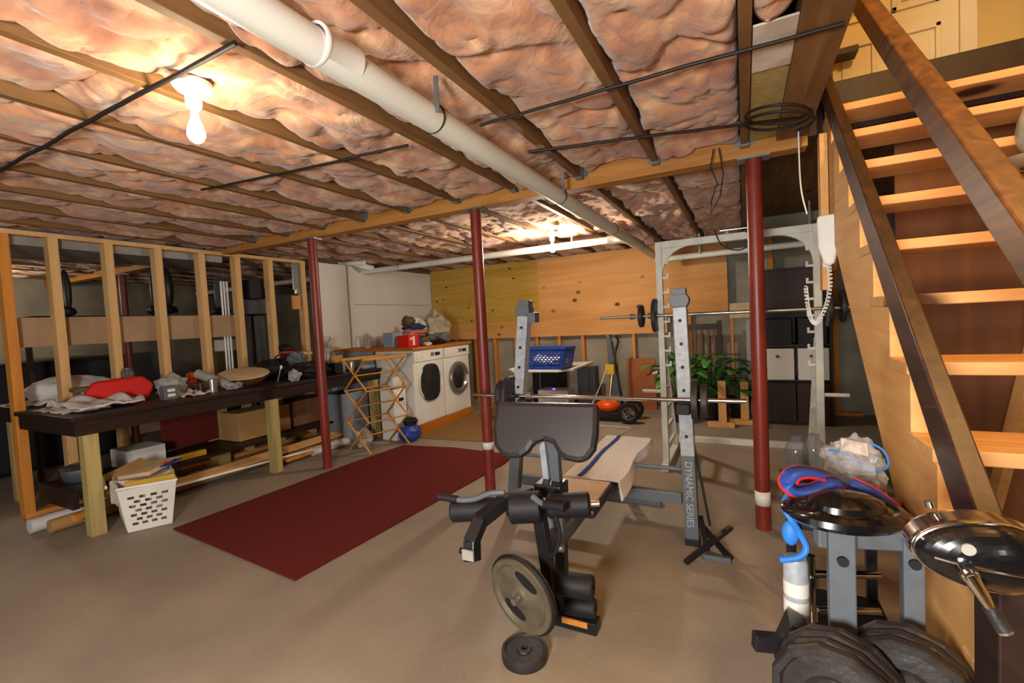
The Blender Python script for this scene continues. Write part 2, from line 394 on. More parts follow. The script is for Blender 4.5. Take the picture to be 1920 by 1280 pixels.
batt_obj(.056,.19,-3.85,1.9,3.3,True,'narrow pink fibreglass batt beside the stair opening')
# bare board / paper facing near the stair head
one(MB().bx(.056,.198,2.30,3.2,2.43,2.45),'plywood_blocking',M['treated'],'bare yellow board between the joist and the stair opening, above the cable coil','board',(.18,2.8,2.46))
one(MB().bx(.056,.198,1.92,2.28,2.42,2.428),'paper_facing',M['paper'],'loose pale paper facing tucked beside the stair opening','paper',(.18,2.2,2.44))
# ---------------- cables
def cable(pts,r,label,jit=.006,name='cable',n=8,mt='wire'):
    P=[]
    for a,b in zip(pts[:-1],pts[1:]):
        A=Vector(a);B=Vector(b); q=max(2,int((B-A).length/.08))
        for i in range(q):
            p=A.lerp(B,i/q); P.append(p+Vector((0,jit*noise.noise(p*4),jit*noise.noise(p*5+Vector((9,0,0))))))
    P.append(Vector(pts[-1]))
    m=MB(); m.tube(P,r,n)
    return one(m,name,M[mt],label,'cable',pts[0])
cable([(-3.9,1.06,2.400),(-2.6,1.03,2.400),(-1.5,1.02,2.400)],.009,'black cable crossing below the joists left of the glowing near bulb')
cable([(-3.2,1.86,2.398),(-2.4,1.96,2.398),(-1.6,2.03,2.398)],.008,'black cable crossing below the joists behind the near bulb',mt='wire')
cable([(-1.15,2.035,2.400),(-.5,2.02,2.398),(.07,2.016,2.398),(.34,2.03,2.400)],.008,'black cable crossing the joists right of the big pipe, the nearer of two')
cable([(-1.1,2.50,2.399),(-.6,2.62,2.396),(-.01,2.80,2.399),(.28,2.9,2.402)],.009,'black cable crossing the joists just before the crossbeam')
# coil hanging near the stair head
m=MB(); P=[]
for i in range(0,78):
    a=i/36*2*PI; rr=.15+.006*math.sin(a*1.7); P.append((.17+rr*math.cos(a)*.95,2.62+rr*math.sin(a)*.9,2.36-.02*math.cos(a)-.0008*i))
m.tube(P,.007,8); one(m,'cable_coil',M['wire'],'dark cable hanging in a loop beside the stair head','cable',(.17,2.6,2.35))
m=MB(); P=[(.30+.0*i,1.25+.26*math.cos(i/20*PI),2.40-.09*math.sin(i/20*PI)) for i in range(21)]; P=[(.02+.28*i/20,1.55-.02*math.sin(i),2.40-.09*math.sin(i/20*PI)) for i in range(21)]
m.tube(P,.007,8); one(m,'cable_loop',M['wire'],'black cable sagging below the ceiling beside the stair opening','cable',(.15,1.5,2.4))
for nm,x,y,z1,lab in (('wire',-.14,3.15,2.02,'thin dark wire dangling from the crossbeam left of the right red post'),):
    m=MB(); m.tube([(x,y,2.41),(x-.02,y-.01,2.3),(x+.015,y,2.2),(x-.02,y-.01,2.1),(x-.03,y,z1),(x+.03,y,2.12),(x+.05,y,2.25),(x+.03,y,2.41)],.004,6)
    one(m,nm,M['wire'],lab,'wire',(x,y,2.3))

# ---------------- posts
def post(x,y,top,label):
    t=thing('steel_post',label,'post',(x,y,0),'red steel posts')
    MB().lathe([(0,0),(.045,0),(.045,top-.012),(0,top-.012)],(x,y,0),n=32).build('shaft',M['post'],t)
    MB().bx(x-.09,x+.09,y-.055,y+.055,top-.012,top).build('top_plate',M['galv'],t)
    return t
post(-3.88,3.29,2.352,'red steel post at the end of the red carpet, left of the drying rack')
post(-1.945,3.29,2.352,'red steel post in the middle, behind the curl pad of the weight bench')
p3=post(.077,3.29,2.352,'red steel post at the right, beside the stairs')
m=MB(); 
for k in range(2): pass
m.lathe([(.0458,.16),(.0458,.25)],(.077,3.29,0),n=32); m.build('white_tape',M['whitep'],p3,solid=.001)
m=MB(); m.lathe([(.0458,.36),(.0458,.42)],(-1.945,3.29,0),n=32); m.build('white_label',M['whitep'],[o for o in COL.objects if o.name.startswith('steel_post')][1],solid=.001)
post(-7.7,3.3,2.352,'red steel post far left, beyond the stud wall')

# ---------------- sewer pipe
t=thing('drain_pipe','thick cream plastic drain pipe running below the joists towards the back wall','pipe',(-1.136,2,2.289))
MB().cyl((-1.136,-3.9,2.289),(-1.136,6.95,2.262),.055,32).build('pipe_run',M['pvc'],t)
m=MB(); yc=1.02; m.lathe([(.055,0),(.064,.0),(.066,.008),(.064,.016),(.062,.02),(.062,.15),(.055,.15)],(-1.136,yc,2.286),(0,1,0),32); m.build('coupling',M['pvcw'],t)
for yy in (1.62,3.08,4.55,5.9):
    m=MB(); zz=2.289-.027*(yy+3.9)/10.85+.004
    m.tube([(-1.136+.0575*math.cos(a),yy,zz+.0575*math.sin(a)) for a in [PI*2*i/28 for i in range(28)]],.004,6,closed=True)
    m.build('strap_ring',M['wire'],t)
for yy in (1.56,3.0):
    m=MB(); m.bx(-1.083,-1.062,yy-.002,yy+.002,2.27,2.41); m.build('hanger_strap',M['galv'],t)
t=thing('drain_pipe','thinner cream plastic drain pipe running sideways below the ceiling at the back','pipe',(-3,5.2,2.28))
MB().cyl((-1.19,5.12,2.262),(-10,5.55,2.31),.040,24).build('pipe_run',M['pvc'],t)
m=MB(); m.tube([(-1.14,5.33,2.262),(-1.15,5.22,2.262),(-1.22,5.14,2.262),(-1.34,5.12,2.263)],.047,20); m.build('elbow',M['pvcw'],t)
for xx in (-1.75,-3.1,-4.45):
    m=MB(); yy=5.12+(-1.19-xx)*.0488; zz=2.263+(-1.19-xx)*.00545
    m.tube([(xx,yy+.042*math.cos(a),zz+.042*math.sin(a)) for a in [PI*2*i/24 for i in range(24)]],.004,6,closed=True); m.bx(xx-.008,xx+.008,yy-.044,yy-.040,zz,2.41); m.build('hanger_strap',M['galv'],t)
m=MB(); m.tube([(-4.9,5.22,2.30),(-5.02,5.16,2.34),(-5.16,5.1,2.40)],.045,18); m.tube([(-4.9,5.05,2.37),(-5.35,5.0,2.40)],.035,18)
one(m,'pipe_fitting',M['pvcw'],'white pipe branch fitting above the left end of the white wall panel','pipe',(-5,5.1,2.35))

# ---------------- bulbs
for i,(x,y,z) in enumerate(BULBS):
    lab=['glowing bare bulb on a white ceiling holder, near left','glowing bare bulb on a white ceiling holder, at the back before the plywood','bare bulb holder behind the camera','glowing bare bulb far left beyond the stud wall'][i]
    t=thing('ceiling_bulb',lab,'light bulb',(x,y,2.41),'bare ceiling bulbs')
    m=MB(); m.lathe([(0,2.412),(.068,2.412),(.068,2.395),(.055,2.38),(.03,2.37),(.028,2.325),(.024,2.318),(0,2.318)],(x,y,0),n=28); m.build('lampholder',M['porc'],t)
    m=MB(); m.lathe([(.0,z-.034),(.012,z-.032),(.024,z-.022),(.031,z-.006),(.031,z+.01),(.026,z+.03),(.016,z+.055),(.013,z+.07),(.013,z+.09),(0,z+.10)],(x,y,0),n=24)
    m.build('bulb',M['bulb'],t)
    
# ================================================================= STUD WALL
SX=-5.35
for k,y in enumerate([1.50,1.80,2.19,2.60,3.02,3.42,3.84,4.32]):
    dx=.05
    one(MB().bx(SX-dx,SX+dx,y-.033,y+.033,0.04,2.34),'wall_stud',M['stud'] if k!=0 else M['studo'],f'upright wooden stud of the open stud wall, {ORD[k]} from its near end','stud',(SX,y,0),'studs of the open wall behind the workbench',bev=.002)
one(MB().bx(SX-.045,SX+.045,1.47,4.36,2.34,2.378),'top_plate',M['stud'],'long horizontal timber on top of the open stud wall','timber',(SX,2.9,2.34))
one(MB().bx(SX-.045,SX+.045,1.47,4.36,0,.04),'bottom_plate',M['studo'],'long horizontal timber on the floor under the open stud wall','timber',(SX,2.9,0))
one(MB().bx(SX-.067,SX-.051,1.48,3.46,1.41,1.66),'brown_board',M['brownboard'],'long brown board fixed across the back of the open studs','board',(SX-.05,2.5,1.41))
one(MB().bx(SX-.75,SX-.05,1.0,3.3,2.27,2.40),'air_duct',M['grey'],'flat grey metal duct below the ceiling behind the stud wall','duct',(-5.7,2.2,2.3))
# white panel wall
one(MB().bx(-5.24,-5.20,4.42,4.98,.0,2.36),'wall_panel',M['whitewall'],'tall white wall panel left of the thin vertical seam','panel',(-5.2,4.7,0),bev=.003)
t=thing('wall_panel','wide white wall panel behind the washer and the dryer','panel',(-5.2,6.0,0))
MB().bx(-5.24,-5.20,5.0,7.08,.0,2.36).build('sheet',M['whitewall'],t,bev=.003)
MB().bx(-5.2,-5.192,5.1,6.9,1.78,1.79).build('seam',M['palegr'],t)
one(MB().bx(-5.2,-5.185,4.982,4.998,0,2.36),'conduit',M['palegr'],'thin grey vertical conduit between the two white wall panels','conduit',(-5.19,4.99,0))

# ================================================================= BACK WALL
one(MB().bx(-5.18,-3.02,7.0,7.018,1.13,2.405),'plywood_sheet',M['ply_y'],'yellow knotty plywood sheet on the back wall, left of the orange one','plywood',(-4,7,1.7))
one(MB().bx(-3.018,-.19,7.0,7.018,1.40,2.405),'plywood_sheet',M['ply_o'],'orange plywood sheet on the back wall behind the barbell','plywood',(-1.6,7,1.7))
one(MB().bx(-5.18,-1.0,6.995,7.013,1.13,1.40),'plywood_strip',M['ply_o'],'long low orange plywood strip under the two big sheets','plywood',(-3,7,1.2))
for k,x in enumerate([-5.1,-4.7,-4.3,-3.9,-3.5,-3.1,-2.7,-2.3,-1.9,-1.5,-1.1,-.7]):
    one(MB().bx(x-.025,x+.025,7.02,7.11,.04,2.36),'wall_stud',M['studo'],f'orange stud against the concrete back wall, {ORD[k]} from the left corner','stud',(x,7.06,0),'studs against the back wall',bev=.002)
one(MB().bx(-5.18,1.3,7.02,7.11,0,.04),'bottom_plate',M['studo'],'floor timber along the concrete back wall','timber',(-2,7.06,0))
one(MB().bx(.98,1.06,7.0,7.09,.04,2.36),'wall_stud',M['studo'],'wide orange stud on the back wall left of the stairs','stud',(1.02,7.04,0),'studs against the back wall')
one(MB().bx(.30,.36,7.0,7.09,1.9,2.36),'wall_stud',M['studo'],'short orange stud high on the back wall above the dark hutch','stud',(.33,7.04,0),'studs against the back wall')
one(MB().bx(.86,.94,6.98,7.09,.04,2.36),'wall_stud',M['palegr'],'grey weathered board upright beside the wide orange stud','stud',(.9,7.04,0),'studs against the back wall')

# ================================================================= CARPETS
def poly_carpet(name,pts,m,label,h=.01):
    mb=MB(); mb.prism([(p[0],p[1]) for p in pts],(0,0,.001),(1,0,0),(0,1,0),(0,0,h)); c=(sum(p[0] for p in pts)/len(pts),sum(p[1] for p in pts)/len(pts),0)
    return one(mb,name,m,label,'carpet',c)
poly_carpet('carpet',[(-3.83,1.82),(-2.325,1.69),(-2.16,3.95),(-2.19,4.25),(-3.0,4.30),(-3.66,4.21),(-3.74,3.5)],M['redc'],'dark red rectangular carpet lying on the concrete floor')
poly_carpet('carpet',[(-3.72,4.55),(-2.17,4.68),(-2.22,5.40),(-2.95,5.45),(-2.95,6.95),(-3.72,6.95)],M['tanc'],'tan carpet on the floor before the washer and dryer')

# ================================================================= STAIRS
SN=lambda y:.2055/.208*(y-.51)        # height of the nosing line
st=thing('staircase','open wooden staircase with pale orange treads climbing at the right','stairs',(.95,1.8,0))
for sx,nm in ((.435,'stringer'),(1.44,'stringer')):
    poly=[(.51,0)]
    for k in range(1,13): poly+= [(.51+.208*k-.02,.2055*(k-1) if k>1 else 0),(.51+.208*k-.02,.2055*k-.038)] if k>1 else [(.51+.208-.02,0),(.51+.208-.02,.2055-.038)]
    poly=[(.70,.0),(.70,.1675)]
    for k in range(2,14): poly+=[(.49+.208*k,.2055*(k-1)-.038),(.49+.208*k,.2055*k-.038)]
    poly=poly[:-1]; poly+=[(3.24,2.43),(3.24,2.36),(3.02,1.80),(1.30,.20),(1.10,0)]
    MB().prism(poly,(sx,0,0),(0,1,0),(0,0,1),(.04,0,0)).build(nm,M['stringer'],st,bev=.002)
for k in range(1,13):
    y=.51+.208*k; z=.2055*k
    MB().bx(.432,1.50,y,y+.245,z-.038,z).build('tread',M['tread'],st,bev=.004)
one(MB().bx(.392,.43,3.06,3.14,1.50,2.352),'stair_post',M['stringer'],'pale upright board beside the stair head, behind the white telephone','post',(.41,3.1,1.5),bev=.003)
t=thing('stair_rail','dark stained lower rail running down the left side of the stairs','rail',(.405,1.15,0))
MB().bar((.400,1.10,.906),(.400,3.0,2.645),.040,.10,(0,-1,1)).build('rail_board',M['rail'],t,bev=.004)
MB().bx(.384,.426,1.07,1.17,0,.93).build('newel',M['lrail'],t,bev=.004)
t=thing('stair_rail','dark stained upper handrail of the stairs with a lit orange top','rail',(.405,1.9,1.5))
MB().bar((.447,.55,.989),(.447,3.2,3.411),.050,.072,(0,-1,1)).build('rail_board',M['rail2'],t,bev=.005)
MB().bx(.432,.470,3.14,3.238,2.445,3.40).build('rail_post',M['lrail'],t)
one(MB().bx(.80,1.54,3.42,3.44,0,2.36),'plywood_sheet',M['ply_b'],'brown plywood panel standing behind the open stair treads','plywood',(1.1,3.43,0))
one(MB().bar((1.2,2.9,1.35),(1.2,3.40,.25),.04,.09),'stair_brace',M['stringer'],'slanting timber brace under the upper treads','timber',(1.2,3.1,.8))
# hat / bag on the stair wall
t=thing('straw_hat','tan brimmed hat resting on the treads at the right edge','hat',(.93,2.28,1.85))
m=MB(); m.ell((0.98,2.26,1.99),(.11,.10,.13),24,14,.08,2); m.build('crown',M['tan'],t)
m=MB(); m.lathe([(.10,0),(.17,.005),(.19,.02),(.17,.012),(.10,.010)],(.98,2.27,1.865),(0,0,1),28); m.build('brim',M['tan'],t)
m=MB(); m.tube([(.885,2.20,2.0),(.93,2.175,2.03),(.98,2.165,2.04)],.01,8); m.build('cord',M['copper'],t)
# upstairs decorations
m=MB(); pts=[]
for i in range(10):
    a=PI/2+i*PI/5+.3; rr=.13 if i%2==0 else .05; pts.append((rr*math.cos(a),rr*math.sin(a)))
m.prism(pts,(.62,4.30,3.52),(1,0,0),(0,0,1),(0,.025,0)); one(m,'star_ornament',M['doorw'],'cream star ornament hanging upstairs left of the door','ornament',(.62,4.3,3.5),bev=.006)
m=MB(); m.bx(.50,.78,4.16,4.3,3.22,3.26); one(m,'wall_shelf',M['darkwood'],'small dark shelf below the star ornament upstairs','shelf',(.64,4.2,3.2))
m=MB(); m.lathe([(0,0),(.10,0),(.05,.25),(.03,.30),(0,.30)],(1.52,4.2,3.55),(0,0,1),20); one(m,'hanging_bag',M['black'],'dark cone-shaped bag hanging upstairs at the top right corner','bag',(1.52,4.2,3.5))

# ---------------- telephone
t=thing('wall_telephone','white wall telephone handset hanging on the pale stair post','telephone',(.415,2.95,1.75))
MB().bx(.392,.428,3.035,3.06,1.62,1.90).build('base',M['whitep'],t,bev=.008)
m=MB(); m.prism([(-.045,.13),(.045,.13),(.05,.10),(.046,-.04),(.026,-.135),(-.018,-.135),(-.046,-.04),(-.05,.10)],(.405,2.955,1.765),(.93,-.36,0),(0,0,1),(.014,.036,0)); m.build('handset',M['pvcw'],t,bev=.012)
m=MB(); P=[]
a0=Vector((.410,2.95,1.625)); ctl=[a0,Vector((.413,2.95,1.52)),Vector((.395,2.97,1.41)),Vector((.355,2.98,1.325)),Vector((.33,2.99,1.34)),Vector((.315,3.0,1.42)),Vector((.31,3.02,1.52))]
def cat(P,n=30):
    out=[]
    for i in range(len(P)-1):
        p0=P[max(i-1,0)];p1=P[i];p2=P[i+1];p3=P[min(i+2,len(P)-1)]
        for k in range(n):
            u=k/n; out.append(.5*((2*p1)+(-p0+p2)*u+(2*p0-5*p1+4*p2-p3)*u*u+(-p0+3*p1-3*p2+p3)*u**3))
    out.append(P[-1]); return out
def V3(*a): return [Vector(x) for x in a]
base=cat(ctl,40)
for i,p in enumerate(base):
    a=i*.9; P.append(p+Vector((math.cos(a)*.009,math.sin(a)*.004,math.sin(a)*.009)))
m.tube(P,.0028,5); m.build('coiled_cord',M['pvcw'],t)
m=MB(); m.tube(cat(V3((.30,3.1,2.415),(.305,3.1,2.1),(.33,3.08,1.93)),8),.004,6); one(m,'phone_wire',M['pvcw'],'thin white wire running up from the telephone to the ceiling','wire',(.3,3.1,2.1))

# ---------------- crank can opener on the newel
SCL=.86
t=thing('ice_crusher','chrome and black teardrop crank appliance fixed to the dark stair newel','kitchen appliance',(.33,1.04,.98))
U=Vector((1,.02,-.01)).normalized(); Wd=Vector((.0,1,.0)).normalized(); Vv=U.cross(Wd)*-1
if Vv.z<0: Vv=-Vv
def tear(s): # outline of the body
    out=[]
    for i in range(40):
        a=2*PI*i/40
        x=.5*(1-math.cos(a)); y=math.sin(a)*(.5*(1-math.cos(a)))**.35*(1-x)**.62*.62 if 0<a<2*PI else 0
        out.append((x*.24*s,y*.155*s*1.05))
    return out
def tearR(n=44):
    out=[]
    for i in range(n):
        a=2*PI*i/n; c=math.cos(a); sn=math.sin(a)
        x=(.115-.125*c)*.86
        y=.054*sn*(1-max(0,-c)**1.6*.8) if c<0 else .054*sn
        out.append((x,y))
    return out
O=Vector((.252,.965,1.008))
ot=tearR(); 
def shell(scale0,d0,scale1,d1,mm):
    c=Vector((.11,0)); v=[];n=len(ot)
    for sc,dd in ((scale0,d0),(scale1,d1)):
        for a,b in ot:
            x=c.x+(a-c.x)*sc; y=b*sc; v.append(O+U*x+Vv*y+Wd*dd)
    mm.add(v,[(i,(i+1)%n,n+(i+1)%n,n+i) for i in range(n)],True); return v
body=MB(); prof=[(0.0,.0,),(1.0,.0),(1.03,.002),(1.045,.008),(1.045,.045),(1.0,.058),(.8,.066),(0.0,.07)]
for (a,b),(c2,d2) in zip(prof[:-1],prof[1:]): shell(a,b,c2,d2,body)
body.build('chrome_body',M['chrome'],t)
fp=MB(); prof=[(math.sin(q*PI/24),-.034*math.cos(q*PI/24)) for q in range(13)]
for (a,b),(c2,d2) in zip(prof[:-1],prof[1:]): shell(a,b,c2,d2,fp)
bul=lambda x,y: -.034*math.sqrt(max(0,1-((x-.099)/.1075)**2-(y/.054)**2))-.0015
fp.build('black_side',M['gloss'],t)
m=MB(); m.tube([O+U*(.012+.19*i/20)+Vv*(-.004-.004*math.sin(i/20*PI))+Wd*bul(.012+.19*i/20,-.006) for i in range(21)],.0022,8); m.tube([O+U*(.11+(a-.11)*1.0)+Vv*b+Wd*-.001 for a,b in ot],.0028,8,closed=True); m.build('chrome_trim',M['chrome'],t)
m=MB(); c0=O+U*.050+Vv*.020+Wd*(bul(.05,.02)+.001); m.cyl(c0,c0+Wd*-.004,.009,20); m.build('badge',M['palegr'],t)
m=MB(); c0=O+U*.047+Vv*-.014+Wd*(bul(.047,-.014)-.002); c1=O+U*.073+Vv*-.066+Wd*-.044
m.cyl(c0+Wd*.01,c0+Wd*-.014,.013,24); m.cyl(c0+Wd*-.014,c0+Wd*-.019,.008,18); m.tube([c0+Wd*-.008,c0.lerp(c1,.35)+Wd*-.008,c0.lerp(c1,.7)+Wd*-.005,c1],.010,12,rs=[.013,.010,.008,.006]); cr=m.build('crank',M['chrome'],t)
m=MB(); a=c1-(c1-c0).normalized()*.01; dn=(c1-c0).normalized(); m.cyl(a,a+dn*.036,.009,20,.011); m.build('knurled_grip',M['iron'],t)
m=MB(); m.cyl(a+dn*.036,a+dn*.040,.0095,20); m.build('grip_cap',M['steel'],t)
m=MB(); m.tube([O+U*.03+Vv*.050+Wd*.06,O+U*.027+Vv*.060+Wd*.06],.007,14); m.build('lid_knob',M['chrome'],t)
m=MB(); m.bx(.385,.41,1.02,1.069,.97,1.03); m.build('bracket',M['steel'],t)

# ================================================================= WORKBENCHES
def bench(name,label,x0,x1,y0,y1,legs):
    t=thing(name,label,'workbench',((x0+x1)/2,(y0+y1)/2,0))
    MB().bx(x0,x1,y0,y1,.862,.895).build('top',M['lrail'],t,bev=.004)
    for q in ((y0+.02,y0+.06),(y1-.06,y1-.02)): MB().bx(x0+.02,x1-.02,q[0],q[1],.755,.861).build('end_apron',M['lrail'],t)
    for q in ((x0+.02,x0+.06),(x1-.06,x1-.02)): MB().bx(q[0],q[1],y0+.06,y1-.06,.755,.861).build('side_apron',M['lrail'],t)
    for (lx,ly) in legs: MB().bx(lx-.045,lx+.045,ly-.045,ly+.045,0,.756).build('leg',M['treated'],t,bev=.003)
    return t
wb=bench('workbench','long dark-topped workbench with yellowish square legs, in front of the stud wall',-5.27,-4.25,1.45,4.55,[(-4.325,1.56),(-4.325,3.03),(-4.325,4.47),(-5.2,4.47),(-5.2,3.03),])
MB().bx(-5.2,-4.62,1.55,4.3,.26,.285).build('lower_shelf',M['lrail'],wb)
m=MB(); m.bx(-5.2,-4.6,1.53,1.57,.15,.30); m.build('shelf_apron',M['lrail'],wb)
bench('workbench','darker workbench beyond the stud wall, partly hidden behind it',-6.13,-5.43,1.55,4.4,[(-6.02,1.66),(-6.02,3.0),(-6.02,4.3),(-5.5,4.3)])
one(MB().bx(-5.30,-4.45,1.60,1.63,.70,.754),'cross_timber',M['studo'],'orange timber across the near end beneath the workbench','timber',(-4.9,1.6,.7))
ZT=.895
def blobthing(name,m_,label,cat_,c,r,seed,amp=.18,fr=2.2,flat=True,grp=None,n=28,mm=18,rz=0):
    mb=MB(); mx=Matrix.Rotation(rz,4,'Z')
    mb.ell(c,r,n,mm,amp,seed,fr,mx=None if not rz else mx,flat=-r[2]*.8 if flat else None)
    lo=min(v.z for v in mb.v); 
    return one(mb,name,m_,label,cat_,(c[0],c[1],lo),grp)
def sheetthing(name,m_,label,cat_,x0,x1,y0,y1,z,amp,seed,th=.003,grp=None):
    mb=MB()
    def fn(u,v):
        x=x0+(x1-x0)*u+.03*noise.noise(Vector((v*5,seed,0))); y=y0+(y1-y0)*v+.03*noise.noise(Vector((u*5,seed,3)))
        return (x,y,z+abs(noise.noise(Vector((u*3+seed,v*3,seed))))*amp*2)
    mb.sheet(fn,20,20); return one(mb,name,m_,label,cat_,((x0+x1)/2,(y0+y1)/2,z),grp,solid=th)
# papers and sacks near end
sheetthing('newspaper',M['paper'],'crumpled open newspaper sheets at the near end of the workbench','paper',-5.05,-4.55,1.50,1.80,ZT+.004,.03,1)
sheetthing('newspaper',M['whites'],'folded white paper bundle on top of the newspaper, before the red bag','paper',-5.0,-4.42,1.56,1.98,ZT+.035,.05,5,th=.012)
sheetthing('newspaper',M['paper'],'loose sheets hanging at the left end of the workbench beyond the first stud','paper',-5.9,-5.5,1.58,1.9,ZT+.004,.03,9)
blobthing('white_sack',M['whites'],'bulging bluish white sack on the bench behind the first studs','sack',(-5.72,1.98,ZT+.10),(.18,.32,.125),7,.12,rz=.1)
t=thing('red_bag','bright red soft bag with a small white emblem on the workbench','bag',(-4.72,2.02,ZT))
m=MB(); m.prism([(-.25,-.01),(-.17,.10),(.16,.115),(.235,.03),(.19,-.095),(.0,-.10),(-.13,-.04)],(-4.78,1.97,ZT+.098),(.28,.96,0),(-.05,.015,1),(-.13,.04,0)); m.build('pouch',M['red'],t,bev=.03,sub=1)
m=MB(); m.cyl((-4.735,2.08,ZT+.042),(-4.742,2.083,ZT+.046),.016,16); m.build('emblem',M['pink'],t)
m=MB(); m.bx(-4.98,-4.86,1.70,1.86,ZT+.125,ZT+.16); one(m,'green_book',M['olive'],'dark green small box behind the newspaper bundle','box',(-4.9,1.8,ZT+.1),bev=.004)
t=thing('glass_jar','small clear glass jar with dark red contents behind the red bag','jar',(-5.02,2.10,ZT))
MB().lathe([(0,0),(.045,0),(.05,.02),(.05,.13),(.04,.15),(.04,.165),(.036,.165),(.036,.15),(.046,.13),(.046,.02),(0,.012)],(-5.0,2.12,ZT+.115),n=24).build('glass',M['jug'],t)
MB().lathe([(0,.0),(.043,0),(.043,.07),(0,.07)],(-5.0,2.12,ZT+.13),n=20).build('contents',M['red'],t)
MB().bx(-5.06,-4.94,2.06,2.18,ZT,ZT+.114).build('stand_block',M['darkwood'],t)
blobthing('grey_pouch',M['palegr'],'pale grey plastic bag slumped behind the right end of the red bag','bag',(-4.78,2.36,ZT+.085),(.10,.12,.105),11,.2)
for i,(yy,r_) in enumerate(((2.62,.042),(2.76,.05))):
    m=MB(); m.ell((-5.2,yy,ZT+.115),(r_,r_,r_),20,14); m.bx(-5.23,-5.17,yy-.03,yy+.03,ZT,ZT+.085)
    one(m,'orange_ball',M['orange'],'shiny orange ball on the workbench, '+('the left smaller one' if i==0 else 'the right larger one'),'ball',(-5.2,yy,ZT))
t=thing('outlet_box','small grey box with two white sockets on the workbench edge','electrical box',(-4.45,2.18,ZT))
MB().bx(-4.52,-4.44,2.13,2.24,ZT,ZT+.115).build('case',M['rackd'],t,bev=.005)
for z in (.03,.072): MB().bx(-4.44,-4.434,2.155,2.215,ZT+z-.005,ZT+z+.02).build('socket',M['whitep'],t,bev=.002)
sheetthing('paper_sheets',M['paper'],'pale loose papers between the grey outlet box and the metal can','paper',-4.9,-4.42,2.27,2.52,ZT+.003,.05,17,th=.004)
m=MB(); m.lathe([(0,0),(.038,0),(.038,.125),(.034,.128),(0,.128)],(-4.47,2.55,ZT),n=24); one(m,'metal_can',M['steel'],'upright pale metal can on the workbench','can',(-4.47,2.55,ZT))
m=MB(); m.lathe([(0,0),(.03,0),(.03,.09),(0,.09)],(-4.5,2.46,ZT),n=20); one(m,'dark_can',M['blackp'],'small black can left of the pale metal can','can',(-4.5,2.46,ZT))
m=MB(); m.cyl((-4.52,2.74,ZT+.04),(-4.80,2.60,ZT+.17),.045,22); one(m,'grey_tube',M['palegr'],'thick grey cylinder leaning behind the metal can','tube',(-4.7,2.65,ZT))
blobthing('clear_wrap',M['palegr'],'crumpled grey plastic film at the foot of the grey cylinder','plastic film',(-4.45,2.73,ZT+.03),(.05,.07,.035),33,.4)
m=MB(); m.bx(-5.1,-4.9,2.45,2.85,ZT,ZT+.06); one(m,'wooden_box',M['ply_b'],'low brown wooden box behind the grey cylinder','box',(-5,2.6,ZT),bev=.004)
t=thing('round_drum','round brown drum with a pale tan skin lying on the workbench','drum',(-4.66,2.98,ZT)); DA=(.16,-.10,1)
m=MB(); m.lathe([(0,0.01),(.17,.01),(.215,.05),(.235,.095),(.225,.098),(0,.098)],(-4.66,2.98,ZT+.03),DA,n=40); m.build('shell',M['wbrown'],t)
m=MB(); m.lathe([(0,.118),(.10,.117),(.19,.110),(.235,.100),(.238,.092),(0,.094)],(-4.66,2.98,ZT+.032),DA,n=40); m.build('skin',M['wicker'],t)
# dark bags on the right half of the bench
t=thing('black_bag','black soft holdall on the workbench behind the drum','bag',(-4.95,3.50,ZT))
m=MB(); m.ell((-4.95,3.52,ZT+.10),(.17,.26,.125),28,16,.12,3,flat=-.098); m.build('body',M['black'],t)
m=MB(); m.tube(cat(V3((-4.82,3.42,ZT+.17),(-4.80,3.47,ZT+.26),(-4.80,3.56,ZT+.26),(-4.82,3.62,ZT+.17)),6),.009,8); m.build('handle',M['black'],t)
blobthing('black_bag',M['black'],'black bag slumped at the bench edge left of the red post','bag',(-4.55,3.68,ZT+.075),(.19,.26,.10),15,.2)
blobthing('grey_bundle',M['rackd'],'dark grey cloth bundle leaning on the black bags','cloth',(-4.72,3.66,ZT+.21),(.10,.09,.085),21,.2,flat=False)
t=thing('baseball_cap','dark cap with a red band on top of the black bags','cap',(-4.86,3.66,ZT+.25))
m=MB(); m.ell((-4.88,3.66,ZT+.33),(.085,.085,.065),20,12,.1,4,flat=-.03); m.build('crown',M['black'],t)
m=MB(); m.lathe([(.083,0),(.087,0),(.087,.02),(.083,.02)],(-4.88,3.66,ZT+.285),n=24,close=True); m.build('band',M['red'],t)
m=MB(); m.ell((-4.80,3.83,ZT+.26),(.05,.13,.028),20,12,.25,8); one(m,'tan_glove',M['wicker'],'tan work glove lying on top of the black bags','glove',(-4.8,3.83,ZT+.23))
blobthing('white_rag',M['palegr'],'pale grey rag at the bench edge right of the drum','rag',(-4.38,3.36,ZT+.05),(.06,.06,.07),19,.25)
t=thing('white_spoon','small white-handled tool standing in front of the black bag','tool',(-4.5,3.24,ZT))
MB().cyl((-4.50,3.24,ZT),(-4.47,3.27,ZT+.15),.006,10).build('shaft',M['steel'],t); MB().ell((-4.468,3.273,ZT+.155),(.012,.014,.022)).build('tip',M['whitep'],t)
m=MB(); m.bx(-4.5,-4.36,3.9,4.02,ZT,ZT+.13); one(m,'black_case',M['black'],'black case on the workbench right of the red post','case',(-4.43,3.95,ZT),bev=.01)
for i,(x,y) in enumerate(((-4.42,4.08),(-4.38,4.18))):
    m=MB(); m.lathe([(0,0),(.027,0),(.03,.02),(.03,.12),(.0285,.125),(.027,.12),(.026,.02),(0,.01)],(x,y,ZT),n=20); one(m,'steel_cup',M['steel'],'tall steel cup on the bench behind the drying rack, '+('left one' if i==0 else 'right one'),'cup',(x,y,ZT))
blobthing('grey_basket',M['rackd'],'dark grey cloth lump on the workbench behind the drying rack','cloth',(-4.6,4.3,ZT+.05),(.10,.13,.07),23,.25)
